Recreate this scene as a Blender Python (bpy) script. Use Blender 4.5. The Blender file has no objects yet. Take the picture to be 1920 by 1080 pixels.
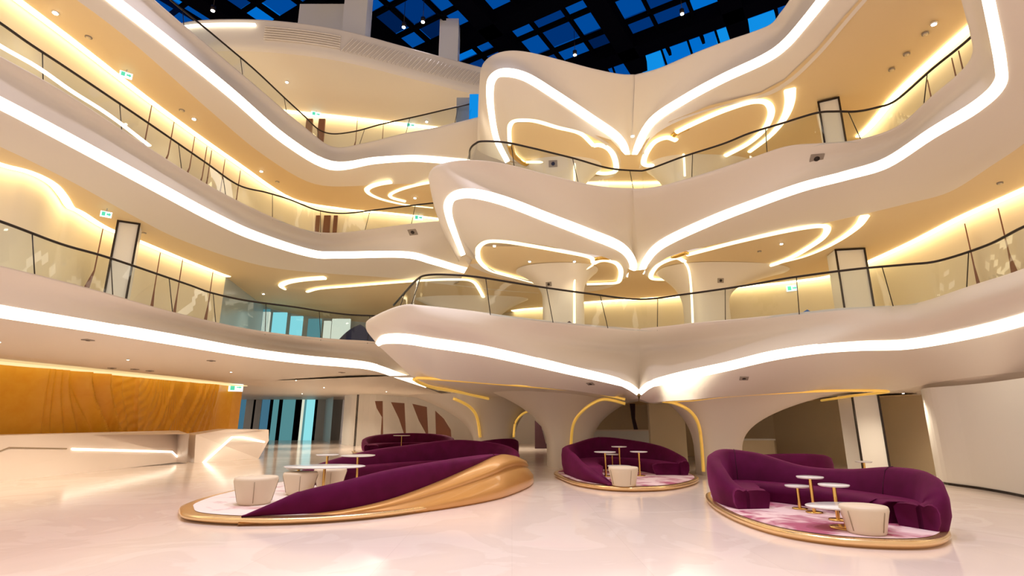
import bpy, bmesh, math, random
from mathutils import Vector, Matrix
from mathutils.geometry import tessellate_polygon
random.seed(7)
C = bpy.context.scene.collection
F = 1000.0; EYE = 1.9; PT = math.atan(0.25)

# ---------------------------------------------------------------- surveying helper
def P(px, py, z=None, d=None):
    x = (px - 960) / F; v = (540 - py) / F
    Y = math.cos(PT) - v * math.sin(PT); Z = math.sin(PT) + v * math.cos(PT)
    s = d / Y if d is not None else (z - EYE) / Z
    return Vector((x * s, Y * s, EYE + Z * s))
def R(z, pts):
    zs = z if isinstance(z, (list, tuple)) else [z] * len(pts)
    return [P(a, b, zz) for (a, b), zz in zip(pts, zs)]
def cr(p0, p1, p2, p3, t):
    return 0.5 * ((2 * p1) + (p2 - p0) * t + (2 * p0 - 5 * p1 + 4 * p2 - p3) * t * t + (3 * p1 - p0 - 3 * p2 + p3) * t ** 3)
def spline(pts, n=6, closed=False):
    out = []; K = len(pts)
    if K < 3 and not closed:
        return [pts[0].lerp(pts[1], i / n) for i in range(n + 1)]
    def g(i):
        if closed: return pts[i % K]
        if i < 0: return pts[0] * 2 - pts[1]
        if i >= K: return pts[-1] * 2 - pts[-2]
        return pts[i]
    for i in range(K if closed else K - 1):
        for k in range(n):
            out.append(cr(g(i - 1), g(i), g(i + 1), g(i + 2), k / n))
    if not closed: out.append(pts[-1].copy())
    return out

# ---------------------------------------------------------------- materials
def mat(name, col, rough=0.5, metal=0.0, emit=None, es=0.0, spec=0.5, noise=None, bump=None, coat=0.0):
    m = bpy.data.materials.new(name); m.use_nodes = True
    nt = m.node_tree; b = nt.nodes['Principled BSDF']
    b.inputs['Base Color'].default_value = (*col, 1); b.inputs['Roughness'].default_value = rough
    b.inputs['Metallic'].default_value = metal
    b.inputs['Specular IOR Level'].default_value = spec
    b.inputs['Coat Weight'].default_value = coat
    if emit:
        b.inputs['Emission Color'].default_value = (*emit, 1); b.inputs['Emission Strength'].default_value = es
    tc = nt.nodes.new('ShaderNodeTexCoord')
    if noise:
        sc, col2, lo, hi, dist = noise
        n = nt.nodes.new('ShaderNodeTexNoise'); n.inputs['Scale'].default_value = sc; n.inputs['Detail'].default_value = 8
        n.inputs['Distortion'].default_value = dist
        r = nt.nodes.new('ShaderNodeValToRGB'); r.color_ramp.elements[0].position = lo; r.color_ramp.elements[1].position = hi
        r.color_ramp.elements[0].color = (*col, 1); r.color_ramp.elements[1].color = (*col2, 1)
        nt.links.new(tc.outputs['Object'], n.inputs['Vector']); nt.links.new(n.outputs['Fac'], r.inputs['Fac'])
        nt.links.new(r.outputs['Color'], b.inputs['Base Color'])
    if bump:
        sc, st = bump
        n = nt.nodes.new('ShaderNodeTexNoise'); n.inputs['Scale'].default_value = sc
        bp = nt.nodes.new('ShaderNodeBump'); bp.inputs['Strength'].default_value = st
        nt.links.new(tc.outputs['Object'], n.inputs['Vector']); nt.links.new(n.outputs['Fac'], bp.inputs['Height'])
        nt.links.new(bp.outputs['Normal'], b.inputs['Normal'])
    return m
def emat(name, col, s):
    m = bpy.data.materials.new(name); m.use_nodes = True; nt = m.node_tree
    nt.nodes.clear(); o = nt.nodes.new('ShaderNodeOutputMaterial'); e = nt.nodes.new('ShaderNodeEmission')
    e.inputs[0].default_value = (*col, 1); e.inputs[1].default_value = s
    nt.links.new(e.outputs[0], o.inputs[0]); return m
M = {}
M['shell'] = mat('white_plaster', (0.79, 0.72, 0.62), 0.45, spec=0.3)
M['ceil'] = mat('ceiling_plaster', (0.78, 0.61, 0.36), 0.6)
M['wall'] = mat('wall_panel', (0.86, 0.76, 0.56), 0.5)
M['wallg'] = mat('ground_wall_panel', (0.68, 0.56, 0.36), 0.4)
M['white'] = mat('white_panel', (0.80, 0.78, 0.73), 0.4)
M['grey'] = mat('grey_panel', (0.42, 0.44, 0.44), 0.35)
M['bluegrey'] = mat('bluegrey_wall', (0.45, 0.50, 0.50), 0.25)
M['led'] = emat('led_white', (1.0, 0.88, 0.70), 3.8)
M['ring'] = emat('led_warm', (1.0, 0.80, 0.46), 2.6)
M['cove'] = emat('cove_warm', (1.0, 0.76, 0.40), 8.0)
M['ceil_glow'] = emat('lit_ceiling_glow', (1.0, 0.74, 0.36), 1.2)
M['down'] = emat('downlight_lens', (1.0, 0.92, 0.75), 25.0)
M['gold'] = mat('polished_gold', (0.83, 0.55, 0.16), 0.22, 1.0)
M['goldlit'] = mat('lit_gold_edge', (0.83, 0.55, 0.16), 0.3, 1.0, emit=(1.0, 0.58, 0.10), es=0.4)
M['goldm'] = mat('bronze_gold_rim', (0.86, 0.60, 0.30), 0.24, 0.85)
M['bronze'] = mat('gold_lacquer_shell', (0.66, 0.34, 0.10), 0.34, 0.35, coat=0.3)
M['dark'] = mat('dark_metal', (0.035, 0.025, 0.02), 0.35, 0.6)
M['black'] = mat('black_steel', (0.002, 0.002, 0.004), 0.9, spec=0.0)
M['brown'] = mat('brown_fin', (0.20, 0.075, 0.035), 0.4)
M['velvet'] = mat('purple_velvet', (0.075, 0.0008, 0.028), 0.75, spec=0.15, noise=(3.0, (0.10, 0.0015, 0.045), 0.3, 0.7, 0.0), bump=(90, 0.05))
vb = M['velvet'].node_tree.nodes['Principled BSDF']
vb.inputs['Sheen Weight'].default_value = 0.24; vb.inputs['Sheen Roughness'].default_value = 0.4; vb.inputs['Sheen Tint'].default_value = (0.8, 0.1, 0.45, 1)
M['seam'] = mat('dark_seam', (0.05, 0.0, 0.02), 0.9)
M['leather'] = mat('cream_leather', (0.74, 0.62, 0.46), 0.42, bump=(60, 0.03))
M['stitch'] = mat('leather_seam', (0.38, 0.29, 0.19), 0.6)
M['tabletop'] = mat('white_marble_top', (0.80, 0.78, 0.76), 0.15)
M['carpet'] = mat('pink_carpet', (0.80, 0.60, 0.60), 0.95, noise=(1.3, (0.42, 0.10, 0.17), 0.47, 0.60, 0.6), bump=(200, 0.2))
M['carpet2'] = mat('cream_carpet', (0.82, 0.72, 0.66), 0.95, noise=(1.2, (0.62, 0.36, 0.34), 0.58, 0.72, 0.6), bump=(200, 0.2))
M['desk'] = mat('desk_cream', (0.86, 0.74, 0.65), 0.35)
M['green'] = mat('exit_green', (0.05, 0.45, 0.3), 0.4, emit=(0.1, 0.75, 0.5), es=0.7)
M['signw'] = emat('exit_white', (0.85, 1.0, 0.95), 1.5)
M['vent'] = mat('vent_grille', (0.30, 0.25, 0.20), 0.6)
M['navy'] = mat('navy_cloth', (0.01, 0.012, 0.05), 0.7)
M['blue'] = mat('blue_cloth', (0.01, 0.11, 0.45), 0.7)
M['plum'] = mat('dark_plum', (0.05, 0.012, 0.02), 0.6)
for i, c in enumerate([(0.0, 0.012, 0.07), (0.0, 0.03, 0.17), (0.0, 0.065, 0.32), (0.0, 0.15, 0.60), (0.005, 0.27, 0.78)]):
    M['sky%d' % i] = emat('dusk_glass_%d' % i, c, 1.0)
M['cyan'] = emat('daylit_glass', (0.30, 0.80, 0.85), 0.95)
M['cyan2'] = emat('dim_glass', (0.10, 0.28, 0.30), 0.9)
M['cyan3'] = emat('street_glass', (0.06, 0.17, 0.25), 0.9)
M['pale'] = emat('pale_lit_window', (0.9, 0.95, 0.75), 0.8)
# marble floor
def floor_mat():
    m = mat('marble_floor', (0.80, 0.66, 0.56), 0.13); nt = m.node_tree; b = nt.nodes['Principled BSDF']
    tc = nt.nodes.new('ShaderNodeTexCoord')
    n = nt.nodes.new('ShaderNodeTexNoise'); n.inputs['Scale'].default_value = 0.45; n.inputs['Detail'].default_value = 12; n.inputs['Distortion'].default_value = 1.3
    r = nt.nodes.new('ShaderNodeValToRGB'); cs = r.color_ramp
    cs.elements[0].position = 0.3; cs.elements[0].color = (0.85, 0.73, 0.65, 1)
    cs.elements[1].position = 0.7; cs.elements[1].color = (0.87, 0.73, 0.66, 1)
    e = cs.elements.new(0.5); e.color = (0.82, 0.70, 0.62, 1)
    e = cs.elements.new(0.53); e.color = (0.87, 0.76, 0.68, 1)
    nt.links.new(tc.outputs['Object'], n.inputs['Vector']); nt.links.new(n.outputs['Fac'], r.inputs['Fac'])
    br = nt.nodes.new('ShaderNodeTexBrick'); br.inputs['Scale'].default_value = 0.5; br.inputs['Mortar Size'].default_value = 0.0012
    br.offset = 0.0; br.inputs['Brick Width'].default_value = 0.9; br.inputs['Row Height'].default_value = 0.9
    br.inputs['Color1'].default_value = (1, 1, 1, 1); br.inputs['Color2'].default_value = (0.96, 0.96, 0.96, 1); br.inputs['Mortar'].default_value = (0.82, 0.80, 0.78, 1)
    nt.links.new(tc.outputs['Object'], br.inputs['Vector'])
    mx = nt.nodes.new('ShaderNodeMixRGB'); mx.blend_type = 'MULTIPLY'; mx.inputs[0].default_value = 1
    nt.links.new(r.outputs['Color'], mx.inputs[1]); nt.links.new(br.outputs['Color'], mx.inputs[2])
    nt.links.new(mx.outputs[0], b.inputs['Base Color']); return m
M['floor'] = floor_mat()
def glass_mat(name='balustrade_glass', tint=(0.93, 0.96, 0.97), refl=0.5):
    m = bpy.data.materials.new(name); m.use_nodes = True; nt = m.node_tree; nt.nodes.clear()
    o = nt.nodes.new('ShaderNodeOutputMaterial'); t = nt.nodes.new('ShaderNodeBsdfTransparent'); g = nt.nodes.new('ShaderNodeBsdfGlossy')
    t.inputs[0].default_value = (*tint, 1); g.inputs['Roughness'].default_value = 0.02
    fr = nt.nodes.new('ShaderNodeLayerWeight'); mx = nt.nodes.new('ShaderNodeMixShader')
    pw = nt.nodes.new('ShaderNodeMath'); pw.operation = 'POWER'; pw.inputs[1].default_value = 4
    mm = nt.nodes.new('ShaderNodeMath'); mm.operation = 'MULTIPLY_ADD'; mm.inputs[1].default_value = refl; mm.inputs[2].default_value = 0.02
    nt.links.new(fr.outputs['Facing'], pw.inputs[0]); nt.links.new(pw.outputs[0], mm.inputs[0]); nt.links.new(mm.outputs[0], mx.inputs[0])
    nt.links.new(t.outputs[0], mx.inputs[1]); nt.links.new(g.outputs[0], mx.inputs[2]); nt.links.new(mx.outputs[0], o.inputs[0]); return m
M['glass'] = glass_mat()

# ---------------------------------------------------------------- object helpers
def mesh_obj(name, V, Fc, m, parent=None, smooth=True, mats=None, mi=None):
    me = bpy.data.meshes.new(name); me.from_pydata([tuple(v) for v in V], [], Fc); me.validate()
    for mm in (mats or [m]): me.materials.append(mm)
    if mi:
        for p, k in zip(me.polygons, mi): p.material_index = k
    if smooth:
        for p in me.polygons: p.use_smooth = True
    o = bpy.data.objects.new(name, me); C.objects.link(o)
    if parent: o.parent = parent; o.matrix_parent_inverse = Matrix.Translation(-parent.location) if False else Matrix()
    return o
def tag(o, label, cat, group=None):
    o['label'] = label; o['category'] = cat
    if group: o['group'] = group
    return o
def struct(o, label=None):
    o['kind'] = 'structure'
    if label: o['label'] = label
    return o
def thing(name, label, cat, group=None, loc=(0, 0, 0), rz=0):
    o = bpy.data.objects.new(name, None); C.objects.link(o); o.location = loc; o.rotation_euler = (0, 0, rz)
    return tag(o, label, cat, group)
def copy_tree(root, loc=None, rz=None):
    c = root.copy(); C.objects.link(c)
    for ch in root.children:
        k = ch.copy(); C.objects.link(k); k.parent = c
        for g in ch.children:
            q = g.copy(); C.objects.link(q); q.parent = k
    if loc is not None: c.location = loc
    if rz is not None: c.rotation_euler = (0, 0, rz)
    return c
def grid(rows, closed=False):
    V = []; Fc = []; n = len(rows[0])
    for r in rows: V += r
    for j in range(len(rows) - 1):
        for i in range(n if closed else n - 1):
            k = (i + 1) % n
            Fc.append((j * n + i, j * n + k, (j + 1) * n + k, (j + 1) * n + i))
    return V, Fc
def merge(parts):
    V = []; Fc = []
    for v, f in parts:
        o = len(V); V += v; Fc += [tuple(i + o for i in q) for q in f]
    return V, Fc
def loft(rows, n=6, m=1, closed=False):
    rr = [spline(r, n, closed) for r in rows]
    if m > 1:
        cols = [spline([r[i] for r in rr], m) for i in range(len(rr[0]))]
        rr = [[c[j] for c in cols] for j in range(len(cols[0]))]
    return grid(rr, closed)
def tube(path, r, seg=8, closed=False, caps=True, up=None, flat=1.0):
    V = []; Fc = []; N = len(path)
    for i, p in enumerate(path):
        a = path[(i - 1) % N] if (closed or i > 0) else p; b = path[(i + 1) % N] if (closed or i < N - 1) else p
        t = (b - a); t = t.normalized() if t.length > 1e-9 else Vector((1, 0, 0))
        u = Vector((0, 0, 1)) if abs(t.z) < 0.93 else Vector((1, 0, 0))
        s = t.cross(u).normalized(); w = s.cross(t).normalized()
        rr = r[i] if isinstance(r, (list, tuple)) else r
        for k in range(seg):
            an = 2 * math.pi * k / seg
            V.append(p + s * math.cos(an) * rr + w * math.sin(an) * rr * flat)
    for i in range(N if closed else N - 1):
        j = (i + 1) % N
        for k in range(seg):
            q = (k + 1) % seg
            Fc.append((i * seg + k, i * seg + q, j * seg + q, j * seg + k))
    if caps and not closed:
        Fc.append(tuple(range(seg - 1, -1, -1))); Fc.append(tuple((N - 1) * seg + k for k in range(seg)))
    return V, Fc
def box(c, sx, sy, sz, rz=0):
    V = []; R_ = Matrix.Rotation(rz, 3, 'Z')
    for z in (-1, 1):
        for y in (-1, 1):
            for x in (-1, 1):
                V.append(Vector(c) + R_ @ Vector((x * sx / 2, y * sy / 2, z * sz / 2)))
    return V, [(0, 2, 3, 1), (4, 5, 7, 6), (0, 1, 5, 4), (1, 3, 7, 5), (3, 2, 6, 7), (2, 0, 4, 6)]
def lathe(prof, seg=32, c=(0, 0, 0)):
    V = []; Fc = []; c = Vector(c)
    for r, z in prof:
        for k in range(seg):
            a = 2 * math.pi * k / seg; V.append(c + Vector((r * math.cos(a), r * math.sin(a), z)))
    for j in range(len(prof) - 1):
        for k in range(seg):
            q = (k + 1) % seg; Fc.append((j * seg + k, j * seg + q, (j + 1) * seg + q, (j + 1) * seg + k))
    Fc.append(tuple(range(seg - 1, -1, -1))); Fc.append(tuple((len(prof) - 1) * seg + k for k in range(seg)))
    return V, Fc
def poly(pts):
    V = [Vector(p) for p in pts]
    tr = tessellate_polygon([[Vector((p.x, p.y, 0)) for p in V]])
    return V, [tuple(t) for t in tr]
def prism(pts, z0, z1):
    n = len(pts); V = [Vector((p[0], p[1], z0)) for p in pts] + [Vector((p[0], p[1], z1)) for p in pts]
    tr = tessellate_polygon([[Vector((p[0], p[1], 0)) for p in pts]])
    Fc = [tuple(t) for t in tr] + [tuple(i + n for i in reversed(t)) for t in tr]
    Fc += [(i, (i + 1) % n, (i + 1) % n + n, i + n) for i in range(n)]
    return V, Fc
def offs(pts, w):            # shift traced outline sideways by w
    out = []
    for i, (x, y) in enumerate(pts):
        a = pts[max(0, i - 1)]; b = pts[min(len(pts) - 1, i + 1)]
        dx, dy = b[0] - a[0], b[1] - a[1]; L = math.hypot(dx, dy) or 1
        ww = w[i] if isinstance(w, (list, tuple)) else w
        out.append((x - dy / L * ww, y + dx / L * ww))
    return out

# ---------------------------------------------------------------- balcony masses
def addz(z, dz, n): return [a + dz for a in (z if isinstance(z, (list, tuple)) else [z] * n)]
def balcony(label, T, zT, Cc, zC, L, zL, w, sgn, lower, ledlabel, inner=None, dz=0.10, soffit=False, glow='led'):
    """T parapet top, Cc crease, L led centre line, lower = further rows in world space"""
    n = len(T)
    Tw = R(zT, T); Cw = R(zC, Cc)
    Lu = R(addz(zL, dz, n), offs(L, [-(x) * sgn / 2 for x in w])); Ll = R(addz(zL, -dz, n), offs(L, [x * sgn / 2 for x in w]))
    back = []
    for i, p in enumerate(Tw):
        a = Tw[max(0, i - 1)]; b = Tw[min(n - 1, i + 1)]; t = (b - a); nn = Vector((-t.y, t.x, 0)).normalized()
        if inner == -1: nn = -nn
        back.append(p + nn * 0.45 + Vector((0, 0, -0.02)))
    V1 = loft([back, Tw, Cw, Lu], 6, 4)
    parts = [V1]
    if lower: parts.append(loft([Ll, lower[0]], 6, 2))
    if len(lower) > 1 and not soffit: parts.append(loft(lower, 6, 2))
    if len(lower) > 1 and soffit:
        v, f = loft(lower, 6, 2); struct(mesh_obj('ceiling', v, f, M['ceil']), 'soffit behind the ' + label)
    v, f = merge(parts)
    o = struct(mesh_obj('balcony', v, f, M['shell']), label)
    # the light channel: a shallow bar with real thickness
    a = spline(Lu, 6); b = spline(Ll, 6)
    mid = []
    for i in range(len(a)):
        u = (b[i] - a[i]); tt = (a[min(i + 1, len(a) - 1)] - a[max(i - 1, 0)]); nn = u.cross(tt).normalized()
        m_ = (a[i] + b[i]) / 2
        if nn.dot(Vector((0, 0, EYE)) - m_) < 0: nn = -nn
        mid.append(nn)
    rows = [[p - nn * 0.02 for p, nn in zip(a, mid)], [p.lerp(q, 0.02) + nn * 0.03 for p, q, nn in zip(a, b, mid)],
            [p.lerp(q, 0.98) + nn * 0.03 for p, q, nn in zip(a, b, mid)], [p - nn * 0.02 for p, nn in zip(b, mid)]]
    v, f = grid(rows)
    s = mesh_obj('light_strip', v, f, M[glow], smooth=False); tag(s, ledlabel, 'light')
    return dict(T=Tw, C=Cw, Lu=Lu, Ll=Ll, back=back)

# --- level three (parapet at 15 m)
Z3 = 15.0
L3wall = [(-180,-150),(-60,-60),(117,70),(290,202),(433,303),(543,374),(643,394),(720,401),(787,408),(880,420)]
b3l = balcony('topmost long balcony on the left', [(100,-160),(210,-70),(333,37),(467,150),(572,239),(625,275),(684,268),(758,250),(816,239),(915,215)], Z3,
    [(80,-150),(195,-60),(322,50),(458,162),(563,250),(625,286),(690,280),(760,263),(820,252),(915,232)], Z3-0.3,
    [(40,-140),(130,-65),(300,67),(430,172),(535,262),(620,310),(701,301),(760,297),(800,298),(880,305)], 13.9,
    [20,20,19,18,17,16,13,12,12,12], 1,
    [R(13.4, [(-60,-150),(60,-60),(233,67),(385,200),(493,290),(590,345),(690,348),(750,345),(800,345),(880,350)]), R(13.4, L3wall)],
    'bright white light line along the topmost left balcony', soffit=True)
b3c = balcony('top butterfly wing, left half', [(1190,146),(1160,142),(1110,129),(1050,112),(993,98),(955,95),(928,102),(910,117),(908,140),(912,180),(915,215),(918,260)], Z3,
    [(1190,160),(1160,155),(1110,143),(1050,127),(993,112),(952,106),(918,113),(903,130),(899,155),(897,190),(896,225),(894,280)], [14.8]*5+[14.8,14.75,14.7,14.5,14.2,13.8,13.5],
    [(1173,318),(1173,285),(1158,258),(1107,222),(1040,177),(985,144),(943,136),(923,148),(919,175),(922,213),(932,262),(952,303)], [13.6,13.7,13.8,13.9,13.9,13.9,13.9,13.9,13.8,13.7,13.5,13.4],
    [12,14,16,17,17,17,16,15,13,11,10,9], -1,
    [R(13.3, [(1156,322),(1157,300),(1135,272),(1092,248),(1047,236),(1005,224),(968,223),(953,232),(951,250),(953,272),(961,292),(978,308)])],
    'white light loop around the top butterfly wing, left half', inner=-1)
b3r = balcony('top butterfly wing, right half', [(1190,146),(1227,132),(1293,103),(1360,77),(1410,60),(1445,45),(1462,25),(1480,0),(1530,-80),(1600,-180)], Z3,
    [(1190,160),(1230,147),(1298,120),(1366,94),(1420,76),(1460,58),(1480,33),(1500,3),(1550,-78),(1620,-178)], Z3-0.25,
    [(1189,318),(1195,278),(1222,228),(1285,185),(1355,147),(1430,112),(1470,85),(1510,40),(1570,-35),(1660,-140)], [13.6,13.7,13.8]+[13.9]*7,
    [12,14,15,16,17,18,18,18,20,20], 1,
    [R([13.3,13.3,13.3]+[13.4]*7, [(1207,310),(1212,272),(1250,238),(1330,207),(1432,182),(1482,155),(1540,100),(1600,30),(1680,-60),(1780,-170)]),
     ],
    'white light line across the top butterfly wing, right half')
ceil3 = R(13.45, [(1200,300),(1215,280),(1262,243),(1335,210),(1432,185),(1482,155),(1540,100),(1600,30),(1680,-60),(1780,-170)])
# --- level two (parapet at 10 m)
Z2 = 10.0
b2l = balcony('middle long balcony on the left', [(-130,35),(0,105),(133,180),(280,277),(400,352),(500,402),(575,431),(640,436),(758,421),(835,414),(900,418),(960,430),(1020,440)], Z2,
    [(-130,62),(0,131),(133,205),(280,300),(400,372),(500,424),(575,450),(640,455),(758,440),(835,433),(900,438),(960,450),(1020,460)], Z2-0.25,
    [(-130,130),(0,193),(133,263),(303,355),(400,407),(480,443),(583,475),(640,478),(757,477),(810,489),(873,507),(940,519),(1010,533)], 8.95,
    [26,23,22,20,18,16,13,12,12,12,11,9,7], 1,
    [R(8.5, [(-130,220),(0,275),(133,340),(250,405),(333,447),(433,483),(517,503),(617,513),(720,520),(790,528),(850,535),(940,545),(1010,550)]),
     R(8.5, [(-130,270),(0,312),(110,382),(190,427),(260,455),(333,485),(423,522),(500,575),(560,590),(640,600),(700,606),(800,612),(900,615)])],
    'bright white light line along the middle left balcony', soffit=True)
b2c = balcony('middle butterfly wing, left half', [(1188,359),(1140,353),(1097,344),(1026,327),(942,306),(880,300),(835,305),(813,317),(822,345),(840,380),(855,410),(870,450)], Z2,
    [(1188,374),(1150,370),(1088,358),(1020,343),(950,327),(885,317),(832,317),(807,333),(807,355),(818,400),(835,442),(860,490)], [9.8]*5+[9.8,9.75,9.65,9.4,9.1,8.9,8.6],
    [(1179,520),(1187,495),(1165,464),(1100,436),(1030,409),(950,378),(890,363),(855,366),(841,382),(843,408),(855,443),(869,478)], [8.6,8.7,8.8]+[8.95]*5+[8.9,8.8,8.7,8.6],
    [10,14,17,18,18,18,18,17,16,12,10,8], -1,
    [R(8.4, [(1164,528),(1168,505),(1138,484),(1090,474),(1047,465),(985,455),(925,449),(898,455),(891,470),(894,486),(908,503),(935,513)])],
    'white light loop around the middle butterfly wing, left half', inner=-1)
b2r = balcony('middle butterfly wing, right half', [(1188,359),(1235,350),(1330,322),(1405,297),(1475,274),(1542,268),(1605,262),(1680,238),(1747,180),(1800,135),(1823,100),(1818,60),(1803,0),(1780,-90)], Z2,
    [(1188,374),(1235,367),(1330,342),(1405,322),(1480,303),(1545,297),(1615,287),(1695,258),(1765,200),(1822,150),(1843,105),(1838,60),(1823,0),(1800,-90)], Z2-0.25,
    [(1203,512),(1212,488),(1242,457),(1330,415),(1420,380),(1505,350),(1590,328),(1663,305),(1747,250),(1830,200),(1874,158),(1877,117),(1857,10),(1838,-80)], [8.6,8.7,8.85]+[8.95]*11,
    [10,14,16,17,17,17,17,19,21,23,24,22,22,22], 1,
    [R([8.4,8.4]+[8.5]*12, [(1222,525),(1230,500),(1262,478),(1340,458),(1440,437),(1530,421),(1613,403),(1700,382),(1780,360),(1860,310),(1925,265),(1990,200),(2010,60),(2000,-80)])],
    'white light line across the middle butterfly wing, right half')
# --- level one (parapet at 5.1 m)
Z1 = 5.1
b1l = balcony('lowest long balcony on the left', [(-130,468),(0,498),(167,540),(333,587),(467,617),(560,630),(640,637),(690,640),(760,648),(830,655)], Z1,
    [(-130,496),(0,526),(167,566),(333,608),(467,636),(560,650),(640,656),(690,660),(760,668),(830,675)], Z1-0.2,
    [(-130,560),(0,583),(167,610),(333,638),(467,661),(570,674),(650,681),(700,688),(745,703),(800,722)], [4.35]*7+[4.3,4.2,3.8],
    [26,23,20,18,15,14,13,12,11,9], 1,
    [R([4.05]*7+[4.05,3.9,3.6], [(-130,645),(0,664),(125,680),(250,697),(430,718),(560,731),(660,740),(720,744),(780,746),(850,748)])],
    'bright white light line along the lowest left balcony')
b1c = balcony('lowest butterfly wing, left half', [(1200,618),(1170,616),(1120,612),(1040,604),(960,594),(890,584),(830,577),(790,573),(755,572),(722,583),(703,594),(702,606)], Z1,
    [(1200,656),(1170,655),(1130,652),(1050,642),(960,626),(890,613),(830,606),(790,603),(750,603),(715,605),(688,606),(686,616)], [4.6]*5+[4.6,4.62,4.65,4.7,4.8,4.9,4.85],
    [(1197,737),(1177,723),(1146,712),(1060,692),(980,673),(907,657),(850,648),(807,642),(770,636),(740,634),(718,637),(708,646)], [2.85,3.1,3.3,3.65,3.9,4.05,4.15,4.25,4.3,4.35,4.4,4.4],
    [8,11,13,15,17,18,18,18,18,18,16,8], -1,
    [R([2.7,2.76,2.82,3.03,3.14,3.19,3.24,3.27,3.3,3.33,3.36,3.4], [(1197,748),(1175,749),(1146,743),(1065,731),(985,724),(910,718),(852,713),(815,711),(797,709.5),(788,708.5),(779,707.5),(772,706)]),
     R([2.72,2.74,2.78,2.95,3.05,3.1,3.12,3.15,3.2,3.25,3.32,3.37], [(1197,752),(1178,756),(1150,758),(1070,757),(1000,756),(940,753),(880,741),(840,731),(812,725),(797,719),(784,713),(775,709)])],
    'white light line across the lowest butterfly wing, left half', inner=-1)
b1r = balcony('lowest butterfly wing, right half', [(1200,618),(1220,616),(1260,612),(1300,607),(1405,597),(1500,587),(1572,579),(1640,575),(1713,570),(1813,538),(1920,503),(2060,440),(2200,370)], Z1,
    [(1200,656),(1222,654),(1270,650),(1330,642),(1420,630),(1500,620),(1572,612),(1640,606),(1713,600),(1813,573),(1920,541),(2060,480),(2200,410)], 4.6,
    [(1199,737),(1219,721),(1250,712),(1292,702),(1363,687),(1447,667),(1533,654),(1613,648),(1700,645),(1800,628),(1915,600),(2060,550),(2200,490)], [2.85,3.1,3.3,3.45,3.6,3.8,3.95,4.05,4.1,4.15,4.2,4.25,4.3],
    [8,12,14,15,15,16,16,17,18,20,22,24,26], 1,
    [R([2.67,2.55,2.56,2.59,2.69,2.77,2.89,2.97,2.96,3.12,3.15,3.2,3.25], [(1199,748),(1222,755),(1250,752),(1290,750),(1340,745),(1396,741),(1494,735),(1592,732),(1675,732),(1775,714),(1885,700),(2020,688),(2170,675)]),
     R([2.72,2.72,2.74,2.76,2.8,2.85,2.9,2.9,2.9,2.82,2.82,2.82,2.82], [(1199,752),(1224,758),(1255,757),(1300,757),(1350,757),(1410,757),(1500,752),(1600,745),(1680,742),(1733,740),(1830,732),(1925,727),(2080,715)])],
    'white light line across the lowest butterfly wing, right half')

# cleft infill between the two halves
for a, b, nm in ((b3c, b3r, 'top'), (b2c, b2r, 'middle')):
    V = [a['C'][0], a['Lu'][0], b['Lu'][0], a['Lu'][0] + Vector((0, 1.2, 0.3)), b['Lu'][0] + Vector((0, 1.2, 0.3))]
    struct(mesh_obj('balcony', V, [(0, 1, 2), (1, 3, 4, 2)], M['shell'], smooth=False), 'cleft between the halves of the %s butterfly' % nm)

# ---------------------------------------------------------------- interior ceilings and walls
wall1 = [(-130,270),(0,312),(50,325),(85,343),(105,365),(120,387),(140,397),(190,427),(260,455),(333,485),(400,511),(423,519)]
wall1b = [(423,519),(500,575),(560,590),(640,600),(700,606),(800,610),(900,600)]
wall1c = [(900,600),(964,584),(1027,578),(1095,569),(1200,562),(1280,556),(1360,542),(1430,536),(1500,528),(1563,518),(1627,495),(1713,457),(1813,407),(1920,360),(2050,300),(2200,210)]
wall2a = L3wall
wall2b = [(880,420),(1000,345),(1100,345),(1200,345),(1250,343),(1330,335),(1430,320),(1530,298),(1617,257),(1690,178),(1763,110),(1850,35),(1980,-70)]
def wall(name, label, path, ztop, zbot, m, n=6):
    top = spline(R(ztop, path), n)
    v, f = grid([[p + Vector((0, 0, 0.35)) for p in top], [Vector((p.x, p.y, zbot)) for p in top]])
    struct(mesh_obj(name, v, f, m), label); return top
w1a = wall('wall_left', 'upper floor back wall left', wall1, 8.5, 5.0, M['wall'])
w1b = wall('wall_back', 'blue grey back wall', wall1b, 8.5, 5.0, M['bluegrey'])
w1c = wall('wall_right', 'upper floor back wall right', wall1c, 8.5, 5.0, M['wall'])
w2a = wall('wall_left', 'second floor back wall left', wall2a, 13.4, 9.9, M['wall'])
w2b = wall('wall_right', 'second floor back wall right', wall2b, 13.4, 9.9, M['wall'])
wall3 = [(420,185),(480,203),(537,212),(600,219),(640,223),(720,232),(800,241),(880,250)]
w3a = wall('wall_back', 'third floor back wall', wall3, 18.4, 14.9, M['wall'])
def cove(label, top, i0, i1, out=0.28, m='cove', dz=-0.02, w=0.24):
    # a strip tucked along the head of the wall
    seg = top[i0:i1]; a = []; b = []
    for i, p in enumerate(seg):
        q0 = seg[max(0, i - 1)]; q1 = seg[min(len(seg) - 1, i + 1)]; t = (q1 - q0).normalized(); nn = Vector((-t.y, t.x, 0))
        if nn.dot(Vector((0, 12, 0)) - Vector((p.x, p.y, 0))) < 0: nn = -nn
        a.append(p + nn * 0.05 + Vector((0, 0, dz))); b.append(p + nn * (0.05 + w) + Vector((0, 0, dz)))
    v, f = grid([a, b, [x + Vector((0, 0, 0.04)) for x in b], [x + Vector((0, 0, 0.04)) for x in a], a])
    tag(mesh_obj('cove_light', v, f, M[m], smooth=False), label, 'light')
cove('warm cove light washing the upper left wall down to its rounded end', w1a, 0, len(w1a))
cove('warm cove light washing the right wall of the first upper floor', w1c, 60, len(w1c))
cove('warm cove light behind the columns of the first upper floor', w1c, 6, 61)
cove('long warm cove light washing the second floor wall on the left', w2a, 0, len(w2a))
cove('warm cove light washing the second floor wall at upper right', w2b, 48, len(w2b))
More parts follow.
